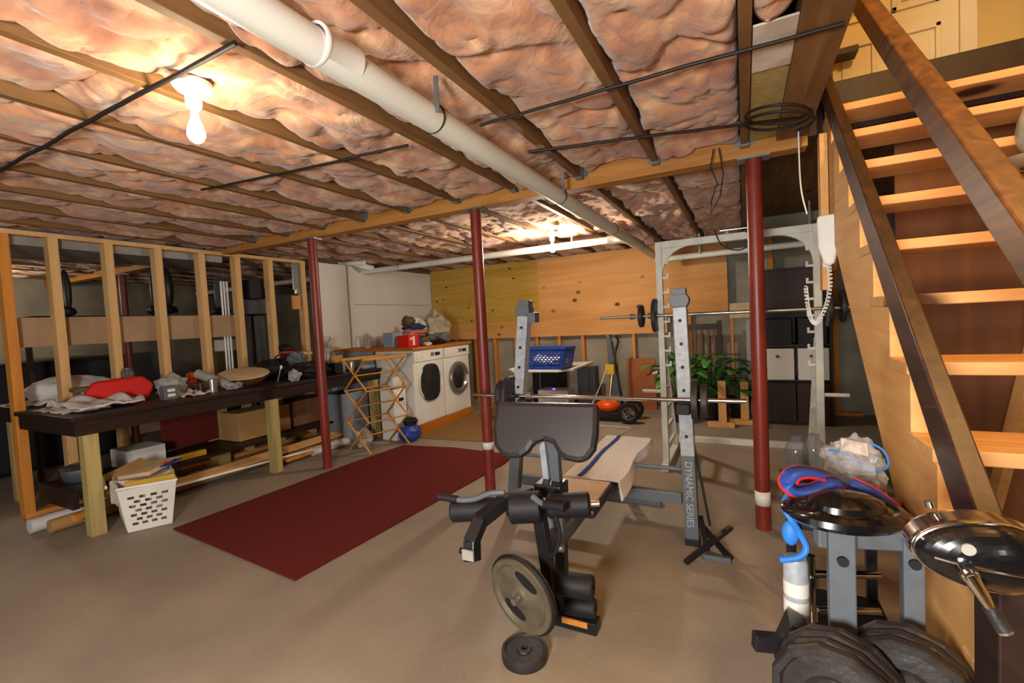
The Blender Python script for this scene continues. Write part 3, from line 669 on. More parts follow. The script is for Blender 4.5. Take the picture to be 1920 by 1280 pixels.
blobthing('dark_towel',M['bluegrey'],'rolled slate-blue cloth at the far end of the workbench','cloth',(-4.36,4.42,ZT+.03),(.07,.12,.038),29,.15)
m=MB(); m.bx(-4.85,-4.80,4.28,4.44,ZT,ZT+.19); one(m,'wooden_block',M['ply_o'],'small upright wooden board at the far end of the workbench','board',(-4.8,4.36,ZT),bev=.003)
# desk fan leaning on the white panel
t=thing('desk_fan','grey wire-cage desk fan at the far end of the workbench','fan',(-4.95,4.30,ZT))
MB().lathe([(0,0),(.09,0),(.09,.015),(.03,.03),(0,.03)],(-4.95,4.30,ZT),n=28).build('base',M['palegr'],t)
MB().cyl((-4.95,4.30,ZT+.02),(-4.95,4.30,ZT+.24),.012).build('neck',M['palegr'],t)
m=MB(); c=Vector((-4.93,4.29,ZT+.33)); ax=Vector((.8,-.55,.1)).normalized(); xx=ax.orthogonal().normalized(); yy=ax.cross(xx)
for rr in (.12,.09,.06,.03): m.tube([c+ax*(.02*(1-rr/.12))+xx*(rr*math.cos(a))+yy*(rr*math.sin(a)) for a in [2*PI*i/24 for i in range(24)]],.002,5,closed=True)
for i in range(14):
    a=2*PI*i/14; m.tube([c+ax*.02,c+xx*(.12*math.cos(a))+yy*(.12*math.sin(a))],.0015,5)
m.build('cage',M['steel'],t)
m=MB()
for i in range(4):
    a=2*PI*i/4; e1=xx*math.cos(a)+yy*math.sin(a); e2=xx*math.cos(a+.8)+yy*math.sin(a+.8)
    m.prism([(0,0),(.10,.0),(.08,.07)],c-ax*.02,e1,e2,ax*.003)
m.build('blades',M['palegr'],t); MB().cyl(c-ax*.03,c-ax*.10,.035,20).build('motor',M['palegr'],t)

# ---------------- things hanging/standing on or beyond the stud wall
for i,(x,y,z0,h_,wd) in enumerate(((-6.3,3.02,1.72,.52,.05),(-6.3,3.13,1.72,.55,.09),(-6.3,3.78,1.70,.50,.07),(-6.3,2.2,1.70,.45,.05))):
    t=thing('boot_bag',['narrow dark grey','wide black','dark green-grey','thin dark'][i]+' long boot hanging beyond the stud wall, '+['left of the wide black one','behind the fourth stud','left of the fifth stud','behind the second stud'][i],'boot',(x,y,z0))
    m=MB(); m.ell((x,y,z0+h_/2+.04),(wd*.8,wd,h_/2),16,12); m.build('shaft',M['blackp'] if i!=2 else M['rackd'],t)
    m=MB(); m.ell((x+.08,y-.05,z0+.05),(.13,wd+.04,.055),18,10,.1,i); m.build('foot',M['black'],t)
t=thing('storage_shelf','dark shelf standing beyond the stud wall carrying the boots','shelf',(-6.35,3.0,0))
MB().bx(-6.55,-6.2,1.9,4.4,1.69,1.71).build('upper_board',M['darkwood'],t)
for y in (1.95,4.35): MB().bx(-6.55,-6.5,y-.02,y+.02,0,1.71).build('upright',M['darkwood'],t)
m=MB(); m.bx(-8.4,-7.2,.9,3.0,.0,1.25); one(m,'dark_sofa',M['black'],'big black covered shape standing far left beyond the workbenches','furniture',(-7.8,2,0),bev=.06)
m=MB(); m.bx(-9.9,-9.4,3.6,4.6,0,1.2); one(m,'olive_cabinet',M['rackd'],'grey cabinet against the far left wall','cabinet',(-9.6,4,0),bev=.01)
m=MB(); m.bx(-7.6,-7.2,4.2,5.1,0,1.18); one(m,'olive_chest',M['olive'],'olive brown chest beyond the stud wall','chest',(-7.4,4.6,0),bev=.01)
m=MB(); m.bx(-7.5,-7.25,4.35,4.75,1.18,1.36); one(m,'white_carton',M['whites'],'white carton on the olive brown chest','carton',(-7.4,4.5,1.18),bev=.01)
for i in range(3):
    y=3.30+.035*i; m=MB(); m.cyl((-5.47,y,ZT),(-5.46,y,2.06),.011,12); one(m,'metal_tube',M['pvcw'],'thin white metal tube standing behind the sixth stud, '+['left','middle','right'][i]+' of three','tube',(-5.47,y,ZT),'white tubes behind the sixth stud')
m=MB(); m.bx(-5.45,-5.41,3.44,3.52,ZT,ZT+.42); one(m,'spray_box',M['bluel'],'slim blue and white box standing behind the sixth stud','box',(-5.43,3.48,ZT),bev=.004)
m=MB(); m.bx(-7.0,-6.2,4.5,4.55,0,1.95); one(m,'grey_locker',M['rackd'],'tall dark grey board standing beyond the last studs','board',(-6.6,4.52,0))
m=MB(); m.bx(-5.62,-5.42,3.62,3.82,1.86,2.10); one(m,'black_speaker',M['black'],'black box hanging high between the sixth and seventh studs','speaker',(-5.5,3.7,1.86),bev=.01)
m=MB(); m.bx(SX+.051,SX+.066,4.14,4.23,1.98,2.33); m.bx(SX+.051,SX+.10,4.16,4.21,1.93,1.98); one(m,'level_tool',M['galv'],'short silver metal strip hanging beside the last stud','tool',(SX+.06,4.18,1.93))
m=MB(); m.bx(SX+.051,SX+.09,4.10,4.22,1.72,1.90); one(m,'wooden_plane',M['ply_o'],'small tan wooden block hanging under the silver strip','block',(SX+.06,4.16,1.72),bev=.008)

# ---------------- under the bench
t=thing('laundry_basket','white plastic laundry basket filled with books on the floor by the bench leg','basket',(-4.27,1.78,0))
A=[(-4.10,1.655),(-3.965,1.88),(-4.44,2.05),(-4.56,1.80)]; B=[(-4.07,1.60),(-3.90,1.90),(-4.47,2.13),(-4.64,1.80)]
A=[Vector((a,b,.012)) for a,b in A]; B=[Vector((a,b,.345)) for a,b in B]
m=MB(); m.prism([(p.x,p.y) for p in A],(0,0,.004),(1,0,0),(0,1,0),(0,0,.01)); m.build('bottom',M['whitep'],t)
def perf(a0,a1,b0,b1,nx,ny):
    m=MB(); w=(a1-a0).cross(b0-a0).normalized()*.003
    def P(u,v): return (a0.lerp(a1,u)).lerp(b0.lerp(b1,u),v)
    def cell(u0,u1,v0,v1):
        c=[P(u0,v0),P(u1,v0),P(u1,v1),P(u0,v1)]; c+=[p+w for p in c]
        m.add(c,[(0,3,2,1),(4,5,6,7),(0,1,5,4),(1,2,6,5),(2,3,7,6),(3,0,4,7)])
    cell(0,1,0,.10); cell(0,1,.82,1); cell(0,.09,.10,.82); cell(.91,1,.10,.82)
    ch=.72/ny; cw=.82/nx
    for j in range(ny):
        b=.10+j*ch; cell(.09,.91,b,b+ch*.22); cell(.09,.91,b+ch*.82,b+ch); a=.09; off=cw/2 if j%2 else 0
        for i in range(nx):
            h0=.09+i*cw+off+cw*.2; h1=h0+cw*.6
            if h1>.90: break
            cell(a,h0,b+ch*.22,b+ch*.82); a=h1
        cell(a,.91,b+ch*.22,b+ch*.82)
    return m
for i,(nx,ny) in enumerate(((4,7),(5,7),(4,7),(5,7))):
    perf(A[i],A[(i+1)%4],B[i],B[(i+1)%4],nx,ny).build('side',M['whitep'],t)
m=MB(); m.tube([b+Vector((0,0,.002)) for b in B],.011,10,closed=True); m.build('rim',M['whitep'],t)
def slab(name,m_,label,cat_,c,size,rx=0,ry=0,rz=0,**k):
    mx=Matrix.Translation(c)@Matrix.Rotation(rz,4,'Z')@Matrix.Rotation(ry,4,'Y')@Matrix.Rotation(rx,4,'X'); m=MB(); a,b,d_=size
    m.bx(-a/2,a/2,-b/2,b/2,-d_/2,d_/2,mx); return one(m,name,m_,label,cat_,c,**k)
slab('folder',M['yellow'],'yellow folder standing along the front rim inside the white basket','folder',(-4.03,1.79,.33),(.02,.30,.10),rz=-.5,bev=.003)
slab('picture_book',M['wicker'],'tan book lying on top of the filled white basket','book',(-4.22,1.88,.41),(.26,.30,.03),rx=.1,ry=-.12,rz=.4,bev=.003)
slab('blue_card',M['blue'],'blue picture card with an orange middle on top of the basket','card',(-4.12,1.95,.437),(.15,.15,.008),rx=.1,ry=-.12,rz=.4)
slab('card_picture',M['orange'],'small orange picture patch at the middle of the blue card','picture',(-4.12,1.95,.4425),(.07,.05,.002),rx=.1,ry=-.12,rz=.4)
slab('magazine_pile',M['paper'],'pile of pale magazines filling the white basket','magazines',(-4.27,1.85,.27),(.30,.28,.18),rz=.4,bev=.01)
slab('brown_envelope',M['copper'],'brown crumpled envelope at the back of the basket','envelope',(-4.47,1.85,.38),(.14,.24,.03),rx=.3,ry=.3,bev=.006)
m=MB(); m.cyl((-4.52,1.68,.37),(-4.30,1.62,.33),.014,14); one(m,'white_rod',M['whitep'],'white rod sticking out over the left of the basket','rod',(-4.4,1.65,.33))
m=MB(); m.cyl((-4.70,1.42,.055),(-4.70,1.42+2.0,.055),.05,26); one(m,'cardboard_tube',M['copper'],'long tan cardboard tube lying on the floor beneath the workbench','tube',(-4.7,2.4,.0))
m=MB(); m.cyl((-4.86,1.36,.056),(-4.86,2.1,.056),.055,26); one(m,'plastic_roll',M['whites'],'shiny white plastic roll poking out at the near end under the bench','roll',(-4.86,1.7,0))
m=MB(); m.cyl((-4.40,1.95,.16),(-4.44,4.0,.05),.012,12); one(m,'trim_strip',M['pvcw'],'thin white strip lying lengthwise under the front of the bench','strip',(-4.4,3,.05))
slab('wood_plank',M['stringer'],'pale long plank lying on the floor under the front of the bench','plank',(-4.52,2.9,.14),(.11,2.3,.02),ry=.3,bev=.002)
slab('wood_plank',M['studo'],'orange plank lying on the floor near the second bench leg','plank',(-4.45,3.65,.06),(.13,.9,.02),ry=.2,bev=.002)
m=MB(); m.cyl((-4.42,3.55,.05),(-4.40,4.05,.05),.048,22); one(m,'wrapped_roll',M['whites'],'short white wrapped roll on the floor behind the second bench leg','roll',(-4.4,3.8,0))
slab('yellow_level',M['yellow'],'yellow spirit level lying on the lower shelf of the bench','level',(-4.68,2.15,.315),(.05,.8,.05),bev=.003)
t=thing('cooking_pot','dull metal pot with a lid on the lower shelf near the front end','pot',(-4.98,1.72,.286))
MB().lathe([(0,0),(.11,0),(.13,.03),(.135,.10),(.14,.105),(.13,.108),(0,.108)],(-4.98,1.74,.286),n=32).build('body',M['galv'],t)
MB().lathe([(0,.150),(.02,.148),(.07,.135),(.135,.112),(.14,.108),(0,.106)],(-4.98,1.74,.288),n=32).build('lid',M['steel'],t)
slab('hardboard_sheet',M['redc'],'dark red panel leaning under the middle of the workbench','panel',(-5.20,2.75,.52),(.02,.62,.44),bev=.003)
slab('cardboard_box',M['copper'],'big brown cardboard box under the bench behind the second leg','box',(-4.95,3.27,.44),(.32,.62,.30),bev=.004)
slab('cardboard_box',M['ply_b'],'dark brown box under the bench left of the red post','box',(-5.0,3.9,.44),(.34,.5,.30),bev=.004)
slab('white_box',M['whites'],'pale box under the bench just behind the front leg','box',(-5.0,2.15,.37),(.3,.3,.16),bev=.004)
slab('wood_offcut',M['studo'],'orange wood offcut on the floor beside the plastic roll','wood',(-4.62,1.75,.13),(.05,.5,.05),rx=.1,rz=.3,bev=.002)
m=MB(); m.bx(-4.85,-4.45,4.05,4.5,0,.62); one(m,'dark_bin',M['bluegrey'],'slate grey bin under the far end of the workbench','bin',(-4.6,4.3,0),bev=.02)

# ================================================================= DRYING RACK
t=thing('drying_rack','folding wooden clothes drying rack of crossed slats beside the far end of the workbench','drying rack',(-4.0,4.2,0))
def side(y,x0=-3.74):
    xs=(x0,x0-.33); L=.35; names=[]
    P=lambda i,s: Vector((xs[0] if s==0 else xs[1],y+ (0 if s==0 else .0),.02+L*i))
    for i in range(3):
        for a,b in ((P(i,0),P(i+1,1)),(P(i,1),P(i+1,0))):
            m=MB(); m.bar(a+Vector((0,.006 if a.x>b.x else -.006,0)),b+Vector((0,.006 if a.x>b.x else -.006,0)),.010,.022,(0,1,0)); m.build('slat',M['dry_rack'],t)
    return P
Pa=side(3.76,-3.74); Pb=side(4.25,-3.60)
for i in range(4):
    for s in (0,1):
        if i==0: continue
        m=MB(); m.cyl(Pa(i,s),Pb(i,s),.008,10); m.build('dowel',M['dry_rack'],t)
for i in range(3):
    z=.02+.35*(i+.5); m=MB(); m.cyl((-3.905,3.76,z),(-3.765,4.25,z),.008,10); m.build('dowel',M['dry_rack'],t)
for x in (-3.74,-4.07): m=MB(); m.bar((x,3.73,1.08),(x+.15,4.28,1.08),.02,.03); m.build('top_rail',M['dry_rack'],t)

# ================================================================= LAUNDRY
one(MB().bx(-4.42,-3.76,4.62,5.965,0,.13),'appliance_plinth',M['lamin'],'long orange-brown wooden plinth under the washer and dryer','plinth',(-4.1,5.3,0),bev=.004)
def appliance(name,label,y0,y1,door):
    z0=.131; z1=1.105
    t=thing(name,label,'washing machine' if not door else 'dryer',((-4.08),(y0+y1)/2,z0))
    MB().bx(-4.42,-3.78,y0+.006,y1-.006,z0,z1).build('cabinet',M['appl'],t,bev=.015)
    MB().bx(-3.78,-3.765,y0+.01,y1-.01,z1-.155,z1-.01).build('control_panel',M['appl'],t,bev=.006)
    yc=(y0+y1)/2
    MB().cyl((-3.765,yc+.05,z1-.075),(-3.745,yc+.05,z1-.075),.026,22).build('dial',M['chgrey'],t)
    MB().bx(-3.767,-3.760,yc+.12,yc+.23,z1-.10,z1-.055).build('display',M['glassd'],t)
    MB().bx(-3.766,-3.758,y0+.05,y0+.22,z1-.11,z1-.05).build('drawer',M['whitep'],t,bev=.003)
    if door:
        # door swung out flat against the camera side: dark open drum
        m=MB(); m.lathe([(.235,0),(.245,.0),(.25,.02),(.235,.025),(.225,.01)],(-3.782,yc,z0+.53),(1,0,0),40,close=True); m.build('door_ring',M['appl'],t)
        m=MB(); pts=[(.20*math.copysign(abs(math.cos(a))**.7,math.cos(a)),.25*math.copysign(abs(math.sin(a))**.7,math.sin(a))) for a in [2*PI*i/36 for i in range(36)]]
        m.prism(pts,(-3.782,yc+.0,z0+.53),(0,1,0),(0,0,1),(.030,0,0)); dd=m.build('door',M['glassd'],t,bev=.012)
    else:
        m=MB(); m.lathe([(.16,.015),(.185,.045),(.225,.045),(.24,.02),(.24,0),(.15,0)],(-3.782,yc,z0+.50),(1,0,0),48,close=True); m.build('door_ring',M['chgrey'],t)
        m=MB(); m.lathe([(0,.055),(.08,.05),(.14,.032),(.165,.018),(.165,0),(0,0)],(-3.782,yc,z0+.50),(1,0,0),48); m.build('door_glass',M['glassd'],t)
        MB().bx(-3.745,-3.725,yc+.175,yc+.215,z0+.40,z0+.52).build('door_handle',M['appl'],t,bev=.006)
    return t
appliance('clothes_dryer','white front-loading machine with a dark squarish window, left of the other',4.63,5.29,True)
appliance('washing_machine','white front-loading machine with a silver ring round its porthole, right of the other',5.30,5.96,False)
one(MB().bx(-5.17,-3.74,4.60,5.99,1.107,1.145),'counter_top',M['lamin'],'orange-brown shelf board lying over the washer and dryer','shelf',(-4.4,5.3,1.11),bev=.003)
one(MB().bx(-5.15,-4.45,4.62,4.66,0,1.105),'side_panel_board',M['bluegrey'],'blue-grey side board under the left end of the orange-brown shelf','board',(-4.8,4.64,0),bev=.004)
one(MB().bx(-5.1,-5.04,4.590,4.618,.85,1.08),'black_hook',M['black'],'small black upright hook on the blue-grey side board','hook',(-5.07,4.6,.85))
ZW=1.146
t=thing('detergent_box','red detergent box with a white stripe on the shelf above the dryer','box',(-4.0,4.80,ZW))
MB().bx(-4.10,-3.90,4.72,4.93,ZW,ZW+.155).build('carton',M['redb'],t,bev=.008)
MB().bx(-3.90,-3.897,4.80,4.84,ZW+.02,ZW+.14).build('white_stripe',M['whitep'],t)
MB().cyl((-3.899,4.765,ZW+.11),(-3.896,4.765,ZW+.11),.018,16).build('white_dot',M['whitep'],t)
m=MB(); m.lathe([(0,.015),(.05,.015),(.055,0),(.055,.018),(.03,.02)],(0,0,0)); 
one(MB().bx(-4.30,-4.13,4.68,4.88,ZW,ZW+.20),'blue_box',M['bluegrey'],'pale blue box standing behind the red detergent box','box',(-4.2,4.78,ZW),bev=.006)
one(MB().bx(-4.05,-3.92,4.95,5.02,ZW,ZW+.14),'blue_bottle',M['blued'],'slim blue packet right of the red detergent box','packet',(-4,4.98,ZW),bev=.012)
blobthing('white_cloth',M['whites'],'small white cloth at the shelf edge right of the red box','cloth',(-3.84,5.04,ZW+.02),(.05,.07,.025),41,.2)
blobthing('clothes_pile',M['olive'],'olive folded garment at the bottom of the laundry heap','clothes',(-4.05,5.17,ZW+.055),(.13,.13,.07),43,.15)
blobthing('clothes_pile',M['pink'],'pink garment in the laundry heap above the olive one','clothes',(-4.12,5.11,ZW+.17),(.16,.20,.06),44,.2,flat=False)
blobthing('clothes_pile',M['blued'],'navy garment lying on the pink one in the laundry heap','clothes',(-4.15,5.15,ZW+.25),(.14,.17,.06),45,.18,flat=False)
blobthing('clothes_pile',M['olive'],'brown-green cap-like garment on top of the laundry heap','clothes',(-4.3,5.22,ZW+.33),(.10,.09,.085),46,.2,flat=False)
blobthing('clothes_pile',M['rackd'],'dark grey mixed clothes at the right end of the laundry heap','clothes',(-3.98,5.48,ZW+.07),(.13,.20,.085),47,.3)
blobthing('clothes_pile',M['darkwood'],'dark red crumpled garment at the front of the laundry heap','clothes',(-3.86,5.26,ZW+.03),(.07,.14,.04),48,.3)
blobthing('laundry_sack',M['tan'],'tall pale tan laundry sack leaning at the right end of the shelf','sack',(-4.18,5.72,ZW+.20),(.17,.24,.25),49,.22)
blobthing('laundry_sack',M['whites'],'small off-white bundle between the navy garment and the tan sack','sack',(-4.32,5.42,ZW+.26),(.12,.15,.12),50,.25,flat=False)
for i,(y) in enumerate((4.68,4.76)):
    m=MB(); m.tube([(-4.75+.0*i,y+.05*math.cos(a),ZW+.09+.085*math.sin(a)) for a in [2*PI*k/24 for k in range(24)]],.006,6,closed=True)
    one(m,'wire_hoop',M['palegr'],'grey wire hoop standing at the left end of the orange-brown shelf, '+('the nearer' if i==0 else 'the farther'),'hoop',(-4.75,y,ZW))
m=MB(); m.lathe([(0,0),(.05,0),(.035,.09),(.01,.12),(0,.12)],(-4.6,4.72,ZW),n=18); one(m,'iron_stand',M['palegr'],'grey cone-shaped item on the shelf before the wire hoops','ornament',(-4.6,4.72,ZW))
# items on the floor by the dryer
t=thing('white_cabinet','narrow white drawer unit with a dark grip on the floor left of the dryer','cabinet',(-4.0,4.47,0))
MB().bx(-4.12,-3.89,4.36,4.59,.0,.64).build('body',M['whitep'],t,bev=.012)
MB().bx(-3.89,-3.884,4.39,4.56,.42,.60).build('drawer',M['whitep'],t,bev=.004)
MB().bx(-3.883,-3.875,4.44,4.52,.49,.525).build('drawer_grip',M['black'],t)
m=MB(); m.bx(-4.10,-3.90,4.38,4.57,.642,.80); one(m,'white_bag',M['whites'],'white plastic bag standing on the white drawer unit','bag',(-4.0,4.47,.642),bev=.035,sub=1)
blobthing('blue_tub',M['blue'],'blue fabric tub on the floor behind the drying rack','tub',(-3.74,4.44,.09),(.12,.15,.115),52,.08)
blobthing('black_cloth',M['black'],'black cloth spilling out of the blue tub','cloth',(-3.76,4.48,.235),(.09,.10,.05),53,.25,flat=False)
blobthing('clear_bag',M['palegr'],'pale crumpled plastic bag behind the drying rack','bag',(-4.12,4.05,.088),(.10,.10,.11),54,.25)

# ================================================================= TABLE AND THINGS AT THE BACK
t=thing('folding_table','white-topped folding table by the back wall','table',(-2.4,6.0,0))
MB().prism([(-2.78,5.42),(-2.12,5.42),(-1.98,5.62),(-1.98,6.5),(-2.9,6.5),(-2.9,5.55)],(0,0,.735),(1,0,0),(0,1,0),(0,0,.03)).build('table_top',M['whitep'],t,bev=.005)
for x in (-2.8,-2.05):
    for y in (5.6,6.4): MB().cyl((x,y,0),(x,y,.734),.014,12).build('leg',M['rackd'],t)
t=thing('laundry_basket','blue slotted plastic laundry basket on the white folding table','basket',(-2.3,5.6,.766))
zb=.768
AA=[Vector(p) for p in ((-2.58,5.46,zb+.01),(-2.06,5.46,zb+.01),(-2.06,5.78,zb+.01),(-2.58,5.78,zb+.01))]; BB=[Vector((p.x+(-.04 if p.x<-2.3 else .05),p.y+(-.03 if p.y<5.6 else .03),zb+.27)) for p in AA]
m=MB(); m.bx(-2.58,-2.06,5.46,5.78,zb,zb+.01); m.build('bottom',M['blue'],t)
for i in range(4): perf(AA[i],AA[(i+1)%4],BB[i],BB[(i+1)%4],9,7).build('side',M['blue'],t)
m=MB(); m.tube(BB,.012,8,closed=True); m.build('rim',M['blue'],t)
sheetthing('white_linen',M['whites'],'pale linen lying inside the blue laundry basket','linen',-2.55,-2.08,5.50,5.75,zb+.08,.08,61)
t=thing('air_purifier','small cream box-shaped appliance with a blue light on a stool under the folding table','appliance',(-2.45,6.2,.1))
MB().bx(-2.70,-2.24,6.05,6.35,.10,.40).build('case',M['whitep'],t,bev=.02)
for k in range(5): MB().bx(-2.66,-2.28,6.044,6.05,.13+.03*k,.14+.03*k).build('vent_slot',M['palegr'],t)
MB().cyl((-2.47,6.12,.40),(-2.47,6.12,.415),.02,14).build('blue_light',M['ledblue'],t)
one(MB().bx(-2.74,-2.2,6.0,6.38,0,.099),'wood_block',M['darkwood'],'low dark block under the cream appliance','block',(-2.45,6.2,0))
one(MB().bx(-3.0,-2.55,6.55,6.9,0,.70),'black_heater',M['black'],'black box under the left of the folding table','box',(-2.8,6.7,0),bev=.01)
one(MB().bx(-2.25,-1.98,6.52,6.75,0,.68),'grey_bin',M['rackd'],'dark grey tall box under the right of the folding table','box',(-2.1,6.6,0),bev=.01)
one(MB().bx(-1.60,-1.18,6.93,6.95,.0,.76),'hardboard_sheet',M['terra'],'orange-brown hardboard sheet leaning on the back wall','board',(-1.4,6.94,0))
m=MB(); m.prism([(-1.90,1.10),(-1.84,1.12),(-1.70,.0),(-1.86,.0)],(0,6.94,0),(1,0,0),(0,0,1),(0,.02,0)); one(m,'dark_mat',M['rackd'],'dark narrow mat standing against the back wall','mat',(-1.8,6.95,0))
# orange wheeled edger
t=thing('lawn_edger','orange and black wheeled lawn tool with an upright handle at the back','lawn tool',(-1.6,6.1,0))
m=MB(); m.ell((-1.68,6.08,.20),(.17,.13,.085),24,14); m.build('orange_hood',M['orange'],t)
m=MB(); m.bx(-1.84,-1.50,5.98,6.2,.04,.14); m.build('deck',M['black'],t,bev=.02)
m=MB(); m.prism([(0,0),(.12,.03),(.12,.10),(.02,.06)],(-1.93,6.02,.08),(1,0,0),(0,0,1),(0,.1,0)); m.build('nose',M['orange'],t,bev=.01)
for i,y in enumerate((5.94,6.24)):
    m=MB(); m.lathe([(.085,-.03),(.125,-.03),(.135,-.015),(.135,.015),(.125,.03),(.085,.03)],(-1.37,y,.137),(0,1,0),32,close=True); wh=m.build('wheel',M['black'],t)
    m=MB(); m.lathe([(.075,-.02),(.088,-.02),(.088,.02),(.075,.02)],(-1.37,y,.137),(0,1,0),32,close=True)
    m.cyl((-1.37,y-.02,.137),(-1.37,y+.02,.137),.022,16)
    for k in range(6):
        a=k*PI/3; m.bar((-1.37,y-.012,.137),(-1.37+.08*math.cos(a),y-.012,.137+.08*math.sin(a)),.008,.016,(0,1,0))
    m.build('wheel_hub',M['chgrey'],wh)
MB().cyl((-1.66,6.12,.27),(-1.66,6.3,.62),.018,14).build('lower_tube',M['steel'],t)
MB().cyl((-1.66,6.3,.62),(-1.64,6.5,.95),.016,14).build('upper_tube',M['blackp'],t)
MB().bx(-1.75,-1.62,6.26,6.34,.60,.74).build('yellow_clamp',M['yellow'],t,bev=.01)
m=MB(); m.tube(cat(V3((-1.64,6.5,.93),(-1.62,6.55,1.05),(-1.66,6.6,1.12)),6),.018,10); m.build('grip',M['black'],t)
m=MB(); m.tube(cat(V3((-1.72,6.25,.70),(-1.80,6.15,.45),(-1.92,6.0,.15),(-1.99,5.95,.012),(-1.7,5.75,.008),(-1.3,5.7,.008),(-1.35,5.4,.008)),10),.005,6); one(m,'extension_cord',M['pvc'],'pale thin cord hanging from the orange lawn tool to the floor','cord',(-1.8,6,0))
# plant group
def leafm(base,tip,w_,droop):
    b=Vector(base);e=Vector(tip);d=e-b;L=d.length; sd=d.cross(Vector((0,0,1)))
    if sd.length<1e-3: sd=Vector((1,0,0))
    sd.normalize(); m=[];nn=7; v=[];f=[]
    for i in range(nn):
        u=i/(nn-1); p=b+d*u+Vector((0,0,math.sin(u*PI)*droop-.3*droop*u*u)); ww=w_*math.sin(PI*min(1,u*.92+.04))**.8
        nrm=Vector((0,0,.15*ww)); v+=[p-sd*ww+nrm,p-nrm*.6,p+sd*ww+nrm]
    for i in range(nn-1):
        k=3*i; f+=[(k,k+1,k+4,k+3),(k+1,k+2,k+5,k+4)]
    return v,f
def plant(label,x,y,zp,h,spread,nl,seed,potr=.13,poth=.26):
    random.seed(seed); t=thing('potted_plant',label,'plant',(x,y,0),'potted plants')
    m=MB(); m.lathe([(0,0),(potr*.75,0),(potr,poth),(potr*1.06,poth),(potr*1.06,poth+.02),(potr*.9,poth+.02),(potr*.88,poth-.02),(0,poth-.02)],(x,y,zp),n=28); m.build('pot',M['blackp'],t)
    sm=MB(); lf=MB()
    for i in range(nl):
        a=random.uniform(0,2*PI); r_=random.uniform(.02,.5)*spread; hh=zp+poth+h*random.uniform(.25,1)
        b=Vector((x+.03*math.cos(a),y+.03*math.sin(a),zp+poth-.02)); c=Vector((x+r_*math.cos(a),y+r_*math.sin(a),hh))
        sm.tube([b,b.lerp(c,.5)+Vector((0,0,.04)),c],.004,5)
        L=random.uniform(.20,.34); e=c+Vector((L*math.cos(a+random.uniform(-.5,.5)),L*math.sin(a+random.uniform(-.5,.5)),random.uniform(-.10,.06)))
        v,f=leafm(c,e,random.uniform(.05,.085),.04); lf.add(v,f,True)
    sm.build('stems',M['leaf'],t); l=lf.build('foliage',M['leaf'],t,solid=.0015); return t
plant('big leafy potted plant between the white frame and the grey rack upright',-.78,6.25,0,.55,.5,34,3,poth=.30)
plant('leafy potted plant right of the grey rack upright, behind the wooden posts',-.40,6.45,0,.50,.5,40,7,poth=.30)
plant('low leafy potted plant near the right red post',-.08,6.6,0,.40,.4,22,11,poth=.26)
one(MB().bx(-1.14,-.98,6.4,6.62,.60,.66),'plant_stand',M['whites'],'pale small shelf behind the left plant leaves','shelf',(-1.06,6.5,.6))
for i,(x,y,h_) in enumerate(((-.262,6.06,.56),(-.02,6.26,.53))):
    t=thing('wooden_stand','pale wooden upright on a flat foot at the back, '+['left of two','right of two'][i],'stand',(x,y,0))
    MB().bx(x-.045,x+.045,y-.02,y+.02,.061,h_).build('upright',M['stringer'],t,bev=.003)
    MB().bx(x-.17,x+.13,y-.05,y+.05,0,.06).build('foot',M['stringer'],t,bev=.003)
# brown slatted crib end and other stored boards
t=thing('crib_end','dark brown slatted wooden bed end leaning behind the plants','furniture',(-.5,6.8,0))
for x in (-.78,-.30): MB().bx(x-.025,x+.025,6.76,6.80,0,1.28).build('post',M['darkwood'],t,bev=.004)
for z in (1.2,.35): MB().bx(-.755,-.325,6.765,6.795,z-.04,z+.04).build('rail',M['darkwood'],t)
for k in range(5): MB().bx(-.70+.08*k,-.67+.08*k,6.77,6.79,.39,1.16).build('slat',M['ply_b'],t)
t=thing('timber_offcuts','pale board nailed across an orange upright at the back, left of the red post','frame',(-.05,6.8,0))
MB().bx(-.17,.20,6.82,6.85,1.30,1.50).build('cross_board',M['wicker'],t,bev=.003); MB().bx(-.165,-.13,6.851,6.89,0,1.48).build('upright',M['studo'],t)
one(MB().bx(.02,.16,6.9,6.98,0,1.3),'grey_board',M['palegr'],'tall grey board upright behind the right red post','board',(.1,6.94,0))
# hutch
t=thing('dark_hutch','tall dark wooden hutch behind the right side of the smith machine','cabinet',(.55,6.55,0))
MB().bx(.17,.90,6.75,6.80,0,1.88).build('back_board',M['darkwood'],t)
for x in (.17,.87): MB().bx(x,x+.03,6.35,6.75,0,1.88).build('side_board',M['darkwood'],t)
for z in (0.02,.52,.94,1.36,1.85): MB().bx(.201,.869,6.36,6.75,z,z+.025).build('shelf',M['darkwood'],t)
MB().bx(.20,.87,6.335,6.35,1.40,1.85).build('upper_front',M['darkwood'],t,bev=.004)
for x in (.205,.54): MB().bx(x,x+.325,6.335,6.349,.03,.51).build('door',M['darkwood'],t,bev=.004)
for i,x in enumerate((.212,.555)):
    t=thing('fabric_drawer','cream storage drawer in the dark hutch, '+('left one with a round knob' if i==0 else 'right one'),'drawer',(x+.15,6.4,.55))
    MB().bx(x,x+.305,6.30,6.70,.547,.92).build('box',M['whitewall'],t,bev=.008)
    m=MB(); m.ell((x+.13,6.292,.83),(.018,.014,.018)); m.build('knob',M['olive'],t)
for i,x in enumerate((.21,.56)): one(MB().bx(x,x+.29,6.30,6.7,.968,1.28),'black_crate',M['black'],'black crate on the hutch shelf above the '+('left' if i==0 else 'right')+' cream drawer','crate',(x+.14,6.5,.968),bev=.01)
